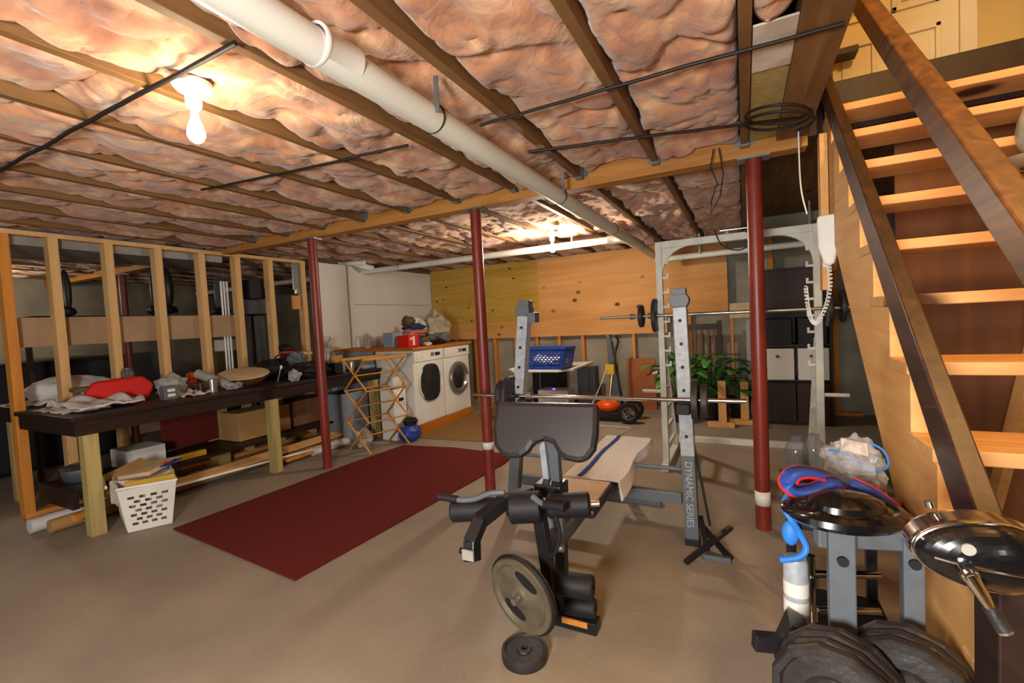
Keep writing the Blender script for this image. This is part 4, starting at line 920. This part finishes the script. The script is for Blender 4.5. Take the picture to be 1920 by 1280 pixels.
t=thing('drain_pipe','cream plastic pipe running sideways high on the back wall, behind the smith machine','pipe',(0,6.3,2.14)); MB().bx(-.5,-.48,6.43,6.434,2.15,2.63).build('hanger_strap',M['galv'],t); MB().bx(.7,.72,6.40,6.404,2.15,2.63).build('hanger_strap',M['galv'],t); MB().cyl((-1.05,6.5,2.14),(1.2,6.42,2.15),.038,20).build('pipe_run',M['pvc'],t)

# ================================================================= SMITH MACHINE
t=thing('smith_machine','tall white steel weight frame with toothed uprights behind the grey rack','exercise machine',(0,4.8,0),)
for x,s in ((-.665,1),(.52,-1)):
    MB().bx(x-.026,x+.026,4.27,4.33,.06,2.05).build('upright',M['smith'],t,bev=.004)
    MB().bar((x,4.36,1.15),(x,4.96,.06),.045,.05,(1,0,0)).build('rear_brace',M['smith'],t,bev=.004)
    MB().bx(x-.03,x+.03,4.20,5.32,.0,.06).build('base_rail',M['smith'],t,bev=.004)
    for z in (.18,.36,.54,.72,.88): 
        yb=4.36+(1.15-z)*.6/1.09
        MB().bx(x-.012,x+.012,4.33,yb-.02,z-.014,z+.014).build('rung',M['smith'],t)
    for k in range(8):
        z=.95+.13*k; m=MB(); m.bar((x+s*.026,4.30,z),(x+s*.075,4.30,z),.018,.018); m.bar((x+s*.068,4.30,z),(x+s*.068,4.30,z+.035),.016,.014,(0,1,0)); m.build('catch_peg',M['smith'],t)
    pl=[(0,0)]+[(.22*(1-math.cos(a)),-.22+.22*math.sin(a)) for a in [PI/2*i/8 for i in range(8,-1,-1)]][::-1]
    arc=[(.22-.22*math.cos(a)+.0,-.22+.22*math.sin(a)) for a in [PI/2*i/8 for i in range(9)]]
    poly=[(0,0)]+arc[::1]
    m=MB(); m.prism([(0,0),(0,-.24)]+[(.24-.24*math.cos(a),-.24+.24*math.sin(a)) for a in [PI/2*i/8 for i in range(1,9)]],(x+s*.026,4.285,1.99),(s,0,0),(0,0,1),(0,.03,0)); m.build('gusset',M['smith'],t)
    MB().bx(x-.03,x+.03,4.265,4.335,2.05,2.075).build('end_cap',M['black'],t)
    MB().cyl((x+s*-.03,4.36,.70),(x-s*.20,4.36,.70),.016,12).build('plate_peg',M['smith'],t)
MB().bx(-.639,.494,4.27,4.33,1.99,2.05).build('top_beam',M['smith'],t,bev=.004)
MB().bx(-.635,.49,5.26,5.32,0.0,.06).build('rear_base_beam',M['smith'],t,bev=.004)
m=MB(); m.cyl((-.16,4.30,2.085),(.12,4.30,2.085),.014,14); m.bx(-.12,-.10,4.29,4.31,2.05,2.08); m.bx(.06,.08,4.29,4.31,2.05,2.08); m.build('pull_up_bar',M['chrome'],t)
m=MB(); m.tube(cat(V3((-.20,4.24,2.09),(-.15,4.24,1.96),(-.02,4.24,1.90),(.08,4.24,1.97),(.02,4.24,2.06)),6),.005,6); one(m,'black_strap',M['wire'],'thin black strap looped over the white top beam','strap',(-.1,4.24,2))
def plate(mm,c,r,th,ax,hub=.03):
    mm.lathe([(.014,-th*.5),(hub,-th*.5),(hub*1.1,-th*.35),(r*.80,-th*.35),(r*.86,-th*.5),(r*.98,-th*.5),(r,-th*.3),(r,th*.3),(r*.98,th*.5),(r*.86,th*.5),(r*.80,th*.35),(hub*1.1,th*.35),(hub,th*.5),(.014,th*.5)],c,ax,36,close=True); return mm
t=thing('barbell','steel barbell racked on the white weight frame','barbell',(-.2,4.18,1.40))
MB().cyl((-1.20,4.20,1.402),(.74,4.20,1.388),.014,16).build('bar',M['steel'],t)
for x in (-.74,-.90): MB().cyl((x-.02,4.20,1.4),(x+.02,4.20,1.4),.026,18).build('collar',M['chgrey'],t)
for x,r_,lab in ((-.82,.10,'small black plate on the left end of the racked upper barbell'),(-.70,.15,'larger black plate beside the left white upright'),(.575,.15,'black plate beside the right white upright'),(.66,.12,'black plate at the right end of the upper barbell')):
    one(plate(MB(),(x,4.20,1.40),r_,.03,(1,0,0)),'weight_plate',M['iron'],lab,'weight plate',(x,4.2,1.4-r_))

# ================================================================= POWER RACK + BARBELL
t=thing('squat_rack','grey steel rack with two perforated uprights behind the weight bench','weight rack',(-.87,2.95,0))
def upright(x0,x1):
    m=MB(); m.bar((x0,2.93,1.45),(x1,2.93,.55),.078,.075,(0,1,0)); u=m.build('upright',M['rackg'],t,bev=.004)
    m=MB(); d_=Vector((x1-x0,0,-.9)).normalized(); a=Vector((x1,2.93,.55)); b=a+d_*.51
    m.bar(a,b,.079,.076,(0,1,0)); lo=m.build('lower_sleeve',M['rackd'],t,bev=.004)
    m=MB(); m.bar(b,b+d_*.045,.085,.082,(0,1,0)); m.build('rubber_foot',M['black'],t,bev=.004)
    m=MB(); a=Vector((x0,2.93,1.45)); m.bar(a-d_*.11,a,.08,.077,(0,1,0)); m.prism([(-.055,.03),(-.04,0),(.04,0),(.055,.03),(.055,.05),(.04,.075),(-.04,.075),(-.055,.05)],a+Vector((0,-.045,0)),(1,0,0),(0,0,1),(0,.09,0)); m.build('top_hook',M['rackd'],t,bev=.003)
    for k in range(6):
        p=Vector((x0,2.93,1.45)).lerp(Vector((x1,2.93,.55)),.09+.155*k)
        m=MB(); m.lathe([(0,0),(.010,0),(.010,.006),(0,.006)],p+Vector((0,-.0435,0)),(0,1,0),14); m.build('pin_hole',M['black'],u)
    return lo
lo=upright(-.342,-.325)
upright(-1.378,-1.485)
MB().bx(-1.325,-1.27,2.86,2.94,1.40,1.47).build('j_hook',M['rackd'],t,bev=.004)
for x in (-.37,-1.41): MB().bx(x-.0,x+.075,2.80,2.888,.82,.88).build('bar_holder',M['black'],t,bev=.004)
MB().cyl((-1.45,2.95,.45),(-.37,2.95,.45),.014,14).build('thin_crossbar',M['rackd'],t)
MB().bx(-1.46,-.37,2.92,2.97,.235,.305).build('crossbar',M['rackd'],t,bev=.004)
MB().cyl((-.75,2.913,.27),(-.75,2.92,.27),.014,14).build('bolt',M['steel'],t)
MB().bar((-.30,2.99,.62),(-.22,3.0,.10),.012,.03,(0,1,0)).build('rear_strut',M['blackp'],t)
fc=bpy.data.curves.new('lettering','FONT'); fc.body='DYNAMIC SERIES'; fc.size=.058; fc.extrude=.0008; fc.align_x='LEFT'; fc.align_y='CENTER'
fo=bpy.data.objects.new('lettering_curve',fc); COL.objects.link(fo)
bpy.context.view_layer.update()
me=bpy.data.meshes.new_from_object(fo.evaluated_get(bpy.context.evaluated_depsgraph_get())); bpy.data.objects.remove(fo)
fo=bpy.data.objects.new('lettering',me); COL.objects.link(fo); me.materials.append(M['rackg']); fo.parent=lo
bl=Vector(lo['_base']); xs=[v.co.x for v in me.vertices]; sc=.40/(max(xs)-min(xs))
fo.matrix_local=Matrix.Translation(Vector((-.323,2.8905,.52))-bl)@Matrix(((0,1,0,0),(0,0,-1,0),(-1,0,0,0),(0,0,0,1)))@Matrix.Diagonal((sc,1,1,1))
t=thing('barbell','long steel barbell racked across the grey rack behind the bench','barbell',(-.88,2.84,.9))
MB().cyl((-1.79,2.84,.893),(0.0,2.84,.905),.0135,16).build('bar',M['chrome'],t)
for x in (-1.33,-.215): MB().cyl((x-.02,2.84,.9),(x+.02,2.84,.9),.025,18).build('collar',M['chgrey'],t)
for x,r_,lab in ((-1.525,.115,'black plate on the left end of the lower barbell, outer one'),(-1.475,.135,'black plate on the left end of the lower barbell, inner one'),(-.265,.115,'black plate on the lower barbell right of the grey upright, inner one'),(-.215,.10,'black plate on the lower barbell right of the grey upright, outer one')):
    one(plate(MB(),(x,2.84,.9),r_,.035,(1,0,0)),'weight_plate',M['iron'],lab,'weight plate',(x,2.84,.9-r_))
# folded black stand at the foot of the right upright
t=thing('folding_stand','small folded black metal stand on the floor beside the right grey upright','stand',(-.2,2.83,0))
for a,b in (((-.33,2.66,.012),(-.10,2.92,.14)),((-.28,2.95,.13),(-.10,2.78,.012)),((-.27,2.94,.17),(-.22,2.75,.06))): MB().bar(a,b,.03,.022).build('arm',M['blackp'],t,bev=.002)
MB().bar((-.24,2.76,.016),(-.10,2.76,.016),.03,.03).build('foot_bar',M['rackd'],t,bev=.002)

# ================================================================= WEIGHT BENCH
t=thing('weight_bench','black weight bench with an angled curl pad in the middle of the room','weight bench',(-.82,2.3,0))
MB().bx(-.965,-.665,2.58,3.50,.425,.475).build('back_pad',M['vinyl'],t,bev=.02)
st_=MB().bx(-.99,-.675,2.12,2.54,.425,.475).build('seat_pad',M['vinyl'],t,bev=.02)
MB().bx(-.975,-.70,2.14,2.52,.4752,.478).build('seat_top',M['wicker'],st_,bev=.001)
MB().bx(-.85,-.78,1.90,3.45,.35,.424).build('spine',M['rackd'],t,bev=.004)
MB().bar((-.815,3.35,.35),(-.815,3.45,.04),.05,.05,(0,1,0)).build('rear_leg',M['rackd'],t)
MB().bx(-1.05,-.58,3.42,3.48,0,.045).build('rear_foot',M['rackd'],t,bev=.004)
MB().bar((-.815,2.02,.35),(-.80,1.96,.05),.05,.05,(0,1,0)).build('front_leg',M['blackp'],t,bev=.003)
MB().bx(-1.0,-.62,1.90,1.97,.0,.055).build('front_foot',M['blackp'],t,bev=.004)
MB().bx(-.78,-.66,1.893,1.90,.03,.056).build('foot_label',M['studo'],t)
# preacher pad
out=[(-.235,.125),(-.245,.0),(-.23,-.075),(-.19,-.118),(-.15,-.125),(-.10,-.118),(-.065,-.095),(-.04,-.055),(0,-.042),(.04,-.055),(.065,-.095),(.10,-.118),(.15,-.125),(.19,-.118),(.225,-.07),(.235,.0),(.235,.125)]
cpad=Vector((-.785,1.80,.942)); uu=Vector((1,.10,0)).normalized(); vv_=Vector((-.05,.36,.93)).normalized(); ww=uu.cross(vv_)
m=MB(); m.prism(out,cpad-ww*.0,uu,vv_,ww*-.055); m.build('curl_pad',M['vinyl'],t,bev=.022)
MB().bar((-.80,1.98,.40),(-.775,1.89,.93),.042,.042,(0,1,0)).build('curl_post',M['rackd'],t,bev=.003)
MB().bar((-.845,2.0,.42),(-.835,1.90,.87),.03,.03,(0,1,0)).build('curl_post',M['rackg'],t,bev=.003)
MB().bx(-.87,-.74,1.85,1.96,.62,.68).build('clamp_block',M['blackp'],t,bev=.008)
# upper foam rollers
A0=Vector((-1.16,1.62,.606)); B0=Vector((-.56,1.80,.650)); dx=(B0-A0).normalized()
MB().cyl(A0-dx*.01,B0+dx*.01,.012,12).build('roller_axle',M['steel'],t)
for a,b,r_ in ((0,.20,.048),(.26,.40,.065),(.42,.60,.05)):
    m=MB(); p=A0+dx*a;q=A0+dx*min(b,.625); m.lathe([(.014,0),(r_*.8,0),(r_,.008),(r_,(q-p).length-.008),(r_*.8,(q-p).length),(.014,(q-p).length)],p,dx,28); m.build('foam_roller',M['black'],t)
# curl handle
m=MB(); m.tube(cat(V3((-1.20,1.60,.672),(-1.12,1.61,.664),(-1.05,1.63,.668),(-.98,1.65,.695),(-.92,1.67,.70)),6),.012,12); m.build('curl_handle',M['rackd'],t)
m=MB(); m.tube(cat(V3((-.80,1.69,.690),(-.74,1.67,.672),(-.66,1.66,.678)),6),.012,12); m.build('curl_handle',M['rackd'],t)
m=MB(); m.tube([(-.74,1.67,.672),(-.645,1.655,.679)],.017,14); m.build('handle_grip',M['black'],t)
m=MB(); m.tube([(-1.21,1.598,.672),(-1.12,1.612,.664)],.016,14); m.build('handle_grip',M['black'],t)
# lever arm towards the camera
P=[(-.86,1.80,.66),(-.93,1.66,.655),(-.975,1.56,.62),(-.985,1.50,.56),(-.975,1.48,.50)]
m=MB()
for a,b in zip(P[:-1],P[1:]): m.bar(a,Vector(b)+(Vector(b)-Vector(a)).normalized()*.012,.05,.055,(0,0,1) if abs(b[2]-a[2])<.05 else (0,1,0))
m.build('lever_arm',M['blackp'],t,bev=.004)
MB().bx(-1.0,-.95,1.447,1.455,.505,.545).build('arm_end_cap',M['palegr'],t)
MB().cyl((-1.03,1.48,.52),(-.99,1.48,.52),.012,14).build('lock_knob',M['black'],t)
# leg developer hanging arm
MB().bar((-.80,1.74,.64),(-.765,1.76,.24),.05,.05,(0,1,0)).build('swing_arm',M['blackp'],t,bev=.004)
m=MB(); m.tube(cat(V3((-.72,1.72,.62),(-.70,1.72,.54),(-.72,1.71,.46),(-.745,1.71,.44)),6),.009,8); m.build('cable_guard',M['blackp'],t)
MB().cyl((-.72,1.73,.47),(-.69,1.73,.47),.016,14).build('pivot_bolt',M['steel'],t)
m=MB(); m.lathe([(.012,0),(.045,0),(.05,.008),(.05,.15),(.045,.158),(.012,.158)],(-.755,1.80,.275),(1,.12,0),26); m.build('foam_roller',M['black'],t)
m=MB(); m.lathe([(.012,0),(.045,0),(.05,.008),(.05,.15),(.045,.158),(.012,.158)],(-.93,1.78,.265),(1,.12,0),26); m.build('foam_roller',M['black'],t)
m=MB(); m.lathe([(.012,0),(.038,0),(.042,.008),(.042,.13),(.038,.138),(.012,.138)],(-.76,1.90,.12),(1,.1,0),26); m.build('foam_roller',M['black'],t)
MB().bar((-.80,1.75,.27),(-.80,1.88,.10),.04,.04,(1,0,0)).build('lower_bracket',M['blackp'],t)
pa=Vector((-.27,-.95,-.12)).normalized()
m=MB(); m.cyl(Vector((-.80,1.72,.325)),Vector((-.80,1.72,.325))+pa*.17,.014,14); m.build('plate_peg',M['steel'],t)
# towel over the back pad
t2=thing('towel','white towel with a blue stripe draped over the back pad of the weight bench','towel',(-.8,2.9,.476))
def tw(u,v):
    s_=u*.62-.10; x=-.985+s_; z=.482+.003*noise.noise(Vector((u*6,v*9,0))); ww_=.03*noise.noise(Vector((u*3,v*4,4)))
    y=2.53+v*.99
    if s_<0.0: z=.482-(-s_)*.95; x=-.985-.004
    if s_>.335: dd=(s_-.335)*(.98)*(.62-.38*v); z=.482-dd; x=-.655+.012*math.sin(v*9)+.02*(s_-.335)*4
    if v>.985: pass
    return (x,y,z)
m=MB(); m.sheet(tw,44,30); m.build('cloth',M['towel'],t2,solid=.006)
m=MB(); m.sheet(lambda u,v:(-.905+.028*u+.006*math.sin(v*9),2.535+v*.98,.4885+.003*noise.noise(Vector((.2,v*9,0)))),2,30); m.build('blue_stripe',M['bluest'],t2,solid=.001)
# plates on the leg developer and floor
pc=Vector((-.80,1.72,.325))+pa*.115
t=thing('weight_plate','round grip weight plate hanging on the front peg of the weight bench','weight plate',(pc.x,pc.y,.17),)
r_=.150
m=MB(); m.lathe([(.015,-.022),(.035,-.024),(.05,-.012),(.122,-.008),(.136,-.02),(.154,-.02),(.160,-.008),(.160,.018),(.015,.018)],pc,-pa,48,close=True); pb=m.build('disc',M['ironl'],t)
ux=pa.orthogonal().normalized(); uy=pa.cross(ux)
m=MB(); m.tube([pc+ux*(.157*math.cos(a))+uy*(.157*math.sin(a)) for a in [2*PI*i/48 for i in range(48)]],.012,10,closed=True); m.build('rim',M['black'],t)
zz=Vector((0,0,1)); hz=pa.cross(zz).normalized(); vt=hz.cross(pa)
if vt.z<0: vt=-vt
for sgn,rot in ((1,.55),(-1,.55)):
    c0=pc+pa*.014+(vt*math.cos(rot*sgn*0+.0)*.088*sgn)+hz*(-.0)
    d2=(vt*math.cos(.5)-hz*math.sin(.5)); d1=d2.cross(pa)
    ce=pc+pa*.010+d2*.086*sgn
    m=MB(); m.prism([(.058*math.cos(a),.021*math.sin(a)) for a in [2*PI*i/24 for i in range(24)]],ce,d1,d2,pa*.004); m.build('grip_slot',M['black'],pb)
one(plate(MB(),(-.862,1.665,.022),.098,.042,(0,0,1)),'weight_plate',M['iron'],'small black weight plate lying flat on the floor under the hanging plate','weight plate',(-.862,1.665,0))

# ================================================================= FOREGROUND STAND BY THE STAIRS
t=thing('weight_stand','grey steel stand crowded with weights and gear at the foot of the stairs','weight rack',(.26,1.55,0))
MB().bx(.172,.228,1.335,1.375,.03,.872).build('upright',M['rackd'],t,bev=.004)
MB().bx(.333,.375,1.40,1.44,.03,.872).build('upright',M['rackd'],t,bev=.004)
MB().bar((.15,1.375,.84),(.37,1.435,.84),.035,.075,(0,0,1)).build('crossbar',M['rackd'],t,bev=.004)
MB().cyl((.20,1.325,.79),(.20,1.336,.79),.012,18).build('bolt',M['black'],t)
MB().cyl((.354,1.39,.78),(.354,1.40,.78),.012,18).build('bolt',M['black'],t)
for y in (1.38,1.88): MB().bx(.10,.38,y-.02,y+.02,0,.04).build('base_rail',M['blackp'],t,bev=.004)
MB().bx(.22,.26,1.40,1.88,0,.04).build('base_spine',M['blackp'],t,bev=.004)
for x in (.13,.36): MB().bx(x-.015,x+.015,1.86,1.89,.03,.84).build('rear_upright',M['blackp'],t,bev=.003)
MB().bx(.10,.385,1.46,1.92,.80,.825).build('top_shelf',M['blackp'],t,bev=.004)
MB().bx(.12,.38,1.55,1.88,.40,.42).build('lower_shelf',M['blackp'],t,bev=.004)
MB().bar((.18,1.43,.50),(.0,1.36,.515),.03,.045).build('side_peg',M['blackp'],t,bev=.003)
MB().bar((.11,1.42,.56),(.07,1.41,.46),.05,.09,(0,1,0)).build('side_bracket',M['blackp'],t,bev=.003)
MB().bx(.377,.383,1.45,1.60,.66,.86).build('side_plate',M['lrail'],t)
for i,(px,pz) in enumerate(((.195,.53),(.338,.53))):
    yy=1.34 if i==0 else 1.41; MB().cyl((px+.005,yy,pz),(px-.05,yy-.21,pz),.018,16).build('plate_peg',M['steel'],t)
def dodec(mm,c,r,th,ax,k=12,rot=0):
    """twelve-sided cast plate"""
    a=Vector(ax).normalized(); x=a.orthogonal().normalized(); y=a.cross(x); c=Vector(c)
    prof=[(.022,.0),(.045,.0),(.05,.006),(r*.42,.010),(r*.50,.004),(r*.80,.010),(r*.86,.0),(r*.97,.0),(r,.006),(r,th-.004),(r*.95,th),(.022,th)]
    n=36; v=[];f=[]
    for (rr,h) in prof:
        for i in range(n):
            q=2*PI*i/n+rot; g=math.cos(PI/k)/math.cos(((q-rot)%(2*PI/k))-PI/k) if rr>r*.84 else 1
            v.append(c+a*h+x*(rr*g*math.cos(q))+y*(rr*g*math.sin(q)))
    m_=len(prof)
    for i in range(m_):
        j=(i+1)%m_
        for k2 in range(n): f.append((i*n+k2,i*n+(k2+1)%n,j*n+(k2+1)%n,j*n+k2))
    mm.add(v,f,False); return mm
ax=Vector((.26,.965,0))
for i in range(4):
    c=Vector((.155,1.165,.535))+ax*(.028*i); r_=.128-.002*(i%2)
    one(dodec(MB(),c,r_,.024,ax,rot=.1*i),'weight_plate',M['iron'],f'black twelve-sided plate on the left peg of the grey stand, {ORD[i]} from the front','weight plate',(c.x,c.y,c.z-r_),'plates on the left peg of the grey stand')
for i in range(3):
    c=Vector((.303,1.255,.535))+ax*(.034*i); r_=.124-.002*(i%2)
    one(dodec(MB(),c,r_,.029,ax,rot=.13*i),'weight_plate',M['iron'],f'black twelve-sided plate on the right peg of the grey stand, {ORD[i]} from the front','weight plate',(c.x,c.y,c.z-r_),'plates on the right peg of the grey stand')
# glossy black moulded seat
t=thing('balance_pad','glossy black domed disc with a loop grip on top of the grey stand','exercise gear',(.21,1.37,.873))
mx=Matrix.Translation((.215,1.372,.892))@Matrix.Rotation(.35,4,'Z')@Matrix.Diagonal((1.12,.82,1,1))
m=MB(); m.add([],[]); 
k=MB(); k.lathe([(0,-.018),(.08,-.018),(.11,-.012),(.122,.0),(.118,.014),(.10,.022),(.09,.018),(.078,.022),(.074,.036),(.05,.050),(.02,.056),(0,.057)],(0,0,0),n=44); m.add(k.v,k.f,True,mx); m.build('disc',M['gloss'],t)
k=MB(); k.tube([(-.085-.05*math.cos(a)*.8,.0+.055*math.sin(a),.016) for a in [PI*2*i/20 for i in range(20)]],.010,10,closed=True); m=MB(); m.add(k.v,k.f,True,mx); m.build('loop_grip',M['gloss'],t)
# lifting strap
t=thing('lifting_strap','blue padded strap with red piping looped over the grey stand','strap',(.2,1.5,.85))
def ribbon(P,wid,up,m1,m2,nm):
    C=cat([Vector(p) for p in P],10); up=Vector(up).normalized(); mid=MB(); n=len(C); tl=[];tr_=[]
    v=[];
    for i,p in enumerate(C):
        tg=(C[min(i+1,n-1)]-C[max(i-1,0)]).normalized(); sd=tg.cross(up).normalized(); a=p+sd*wid/2;b=p-sd*wid/2; v+=[a,b]; tl.append(a);tr_.append(b)
    mid.add(v,[(2*i,2*i+1,2*i+3,2*i+2) for i in range(n-1)],True); s0=mid.build(nm,m1,t,solid=.004)
    m=MB(); m.tube(tl,.0042,8); m.build('red_piping',m2,s0); m=MB(); m.tube(tr_,.0042,8); m.build('red_piping',m2,s0)
ribbon([(.31,1.60,.875),(.26,1.56,.905),(.20,1.51,.94),(.145,1.475,.960),(.108,1.45,.957),(.096,1.435,.935),(.118,1.435,.915),(.16,1.455,.918),(.20,1.475,.935),(.225,1.49,.93)],.042,(0,-.6,1),M['blue'],M['red'],'upper_band')
ribbon([(.25,1.52,.925),(.30,1.50,.905),(.345,1.49,.865),(.37,1.49,.84),(.365,1.50,.825),(.335,1.51,.86),(.29,1.53,.91)],.03,(-.3,-.8,.5),M['blue'],M['red'],'lower_loop')
m=MB(); m.tube(cat(V3((.10,1.46,.90),(.085,1.44,.87),(.10,1.43,.84),(.12,1.44,.80),(.135,1.44,.76),(.115,1.43,.735),(.07,1.42,.725)),8),.009,10); one(m,'blue_rope',M['bluel'],'bright blue rope hanging at the left of the grey stand','rope',(.1,1.44,.72))
m=MB(); m.tube(cat(V3((.115,1.48,.84),(.10,1.47,.88),(.13,1.48,.915),(.17,1.49,.91)),8),.010,10); m.ell((.10,1.455,.79),(.022,.02,.035)); one(m,'blue_carabiner',M['bluel'],'curved bright blue plastic handle beside the blue rope','handle',(.12,1.47,.8))
# chrome dumbbell handles and labelled can
for i,z in enumerate((.63,.52)):
    m=MB(); m.cyl((.16,1.56,z),(.33,1.62,z),.011,14); one(m,'dumbbell_bar',M['chrome'],'chrome bar lying across inside the grey stand, '+('upper' if i==0 else 'lower'),'bar',(.25,1.6,z))
t=thing('adjustable_dumbbell','grey upright weight with two white labels at the left inside the stand','dumbbell',(.125,1.53,.44))
MB().lathe([(0,0),(.03,0),(.032,.01),(.032,.25),(.028,.262),(0,.262)],(.115,1.52,.43),n=22).build('body',M['rackg'],t)
for z in (.10,.155): MB().lathe([(.0325,0),(.0330,0),(.0330,.04),(.0325,.04)],(.115,1.52,.43+z),n=22,close=True).build('label_band',M['whitep'],t)
m=MB(); m.cyl((.155,1.55,.425),(.155,1.55,.69),.012,14); m.cyl((.155,1.55,.50),(.155,1.55,.53),.02,14); m.cyl((.155,1.55,.60),(.155,1.55,.63),.02,14); one(m,'chrome_rod',M['chrome'],'upright chrome rod with rings beside the labelled weight','rod',(.155,1.55,.42))
# bag and jug on the shelf
def crumple(name,m_,label,c,r,seed):
    mb=MB()
    def fn(u,v):
        th=PI*v*.98+.01; q=2*PI*u; d_=Vector((math.sin(th)*math.cos(q),math.sin(th)*math.sin(q),math.cos(th)))
        g=1+.30*noise.noise(d_*1.8+Vector((seed,0,0)))+.35*abs(noise.noise(d_*4+Vector((0,seed,0))))-.1; p=Vector((d_.x*r[0],d_.y*r[1],max(-r[2]*.85,d_.z*r[2])))*g; p.z=max(p.z,-r[2]*.85); return Vector(c)+p
    mb.sheet(fn,40,26); return one(mb,name,m_,label,'bag',(c[0],c[1],c[2]-r[2]*.85))
bg=crumple('plastic_bag',M['clear'],'crumpled clear zip bag with a blue edge on top of the grey stand',(.29,1.74,.905),(.085,.11,.09),3)
m=MB(); m.tube(cat(V3((.225,1.70,.965),(.26,1.675,.965),(.30,1.655,.94),(.34,1.66,.925),(.37,1.69,.935),(.365,1.72,.97),(.33,1.74,.99)),8),.003,6); tb=m.build('zip_edge',M['bluel'],None,loc=(.3,1.74,.82)); tb.parent=bg; tb.location=Vector((.3,1.74,.82))-Vector(bg.location)
slab('white_paper',M['whitep'],'white paper slip inside the clear zip bag','paper',(.30,1.76,.965),(.07,.05,.003),rx=.6,ry=.2)
m=MB(); m.ell((.29,1.70,.862),(.075,.06,.035)); one(m,'grey_gear',M['rackd'],'dark grey gear lying inside the clear bag on the stand','gear',(.29,1.7,.826))
m=MB(); m.ell((.255,1.655,.873),(.02,.013,.012)); one(m,'green_clip',M['leaf'],'small green clip before the clear bag','clip',(.255,1.655,.86))
for i,(x,y) in enumerate(((.150,1.84),(.205,1.875))):
    m=MB(); m.lathe([(0,0),(.03,0),(.035,.02),(.036,.09),(.030,.115),(.018,.13),(.018,.145),(0,.147)],(x,y,.826),n=26); one(m,'plastic_bottle',M['jug'],'smoky clear plastic bottle standing on the stand, '+('left of two' if i==0 else 'right of two beside the bag'),'bottle',(x,y,.826))
for o in bpy.data.objects:
    if '_base' in o: del o['_base']
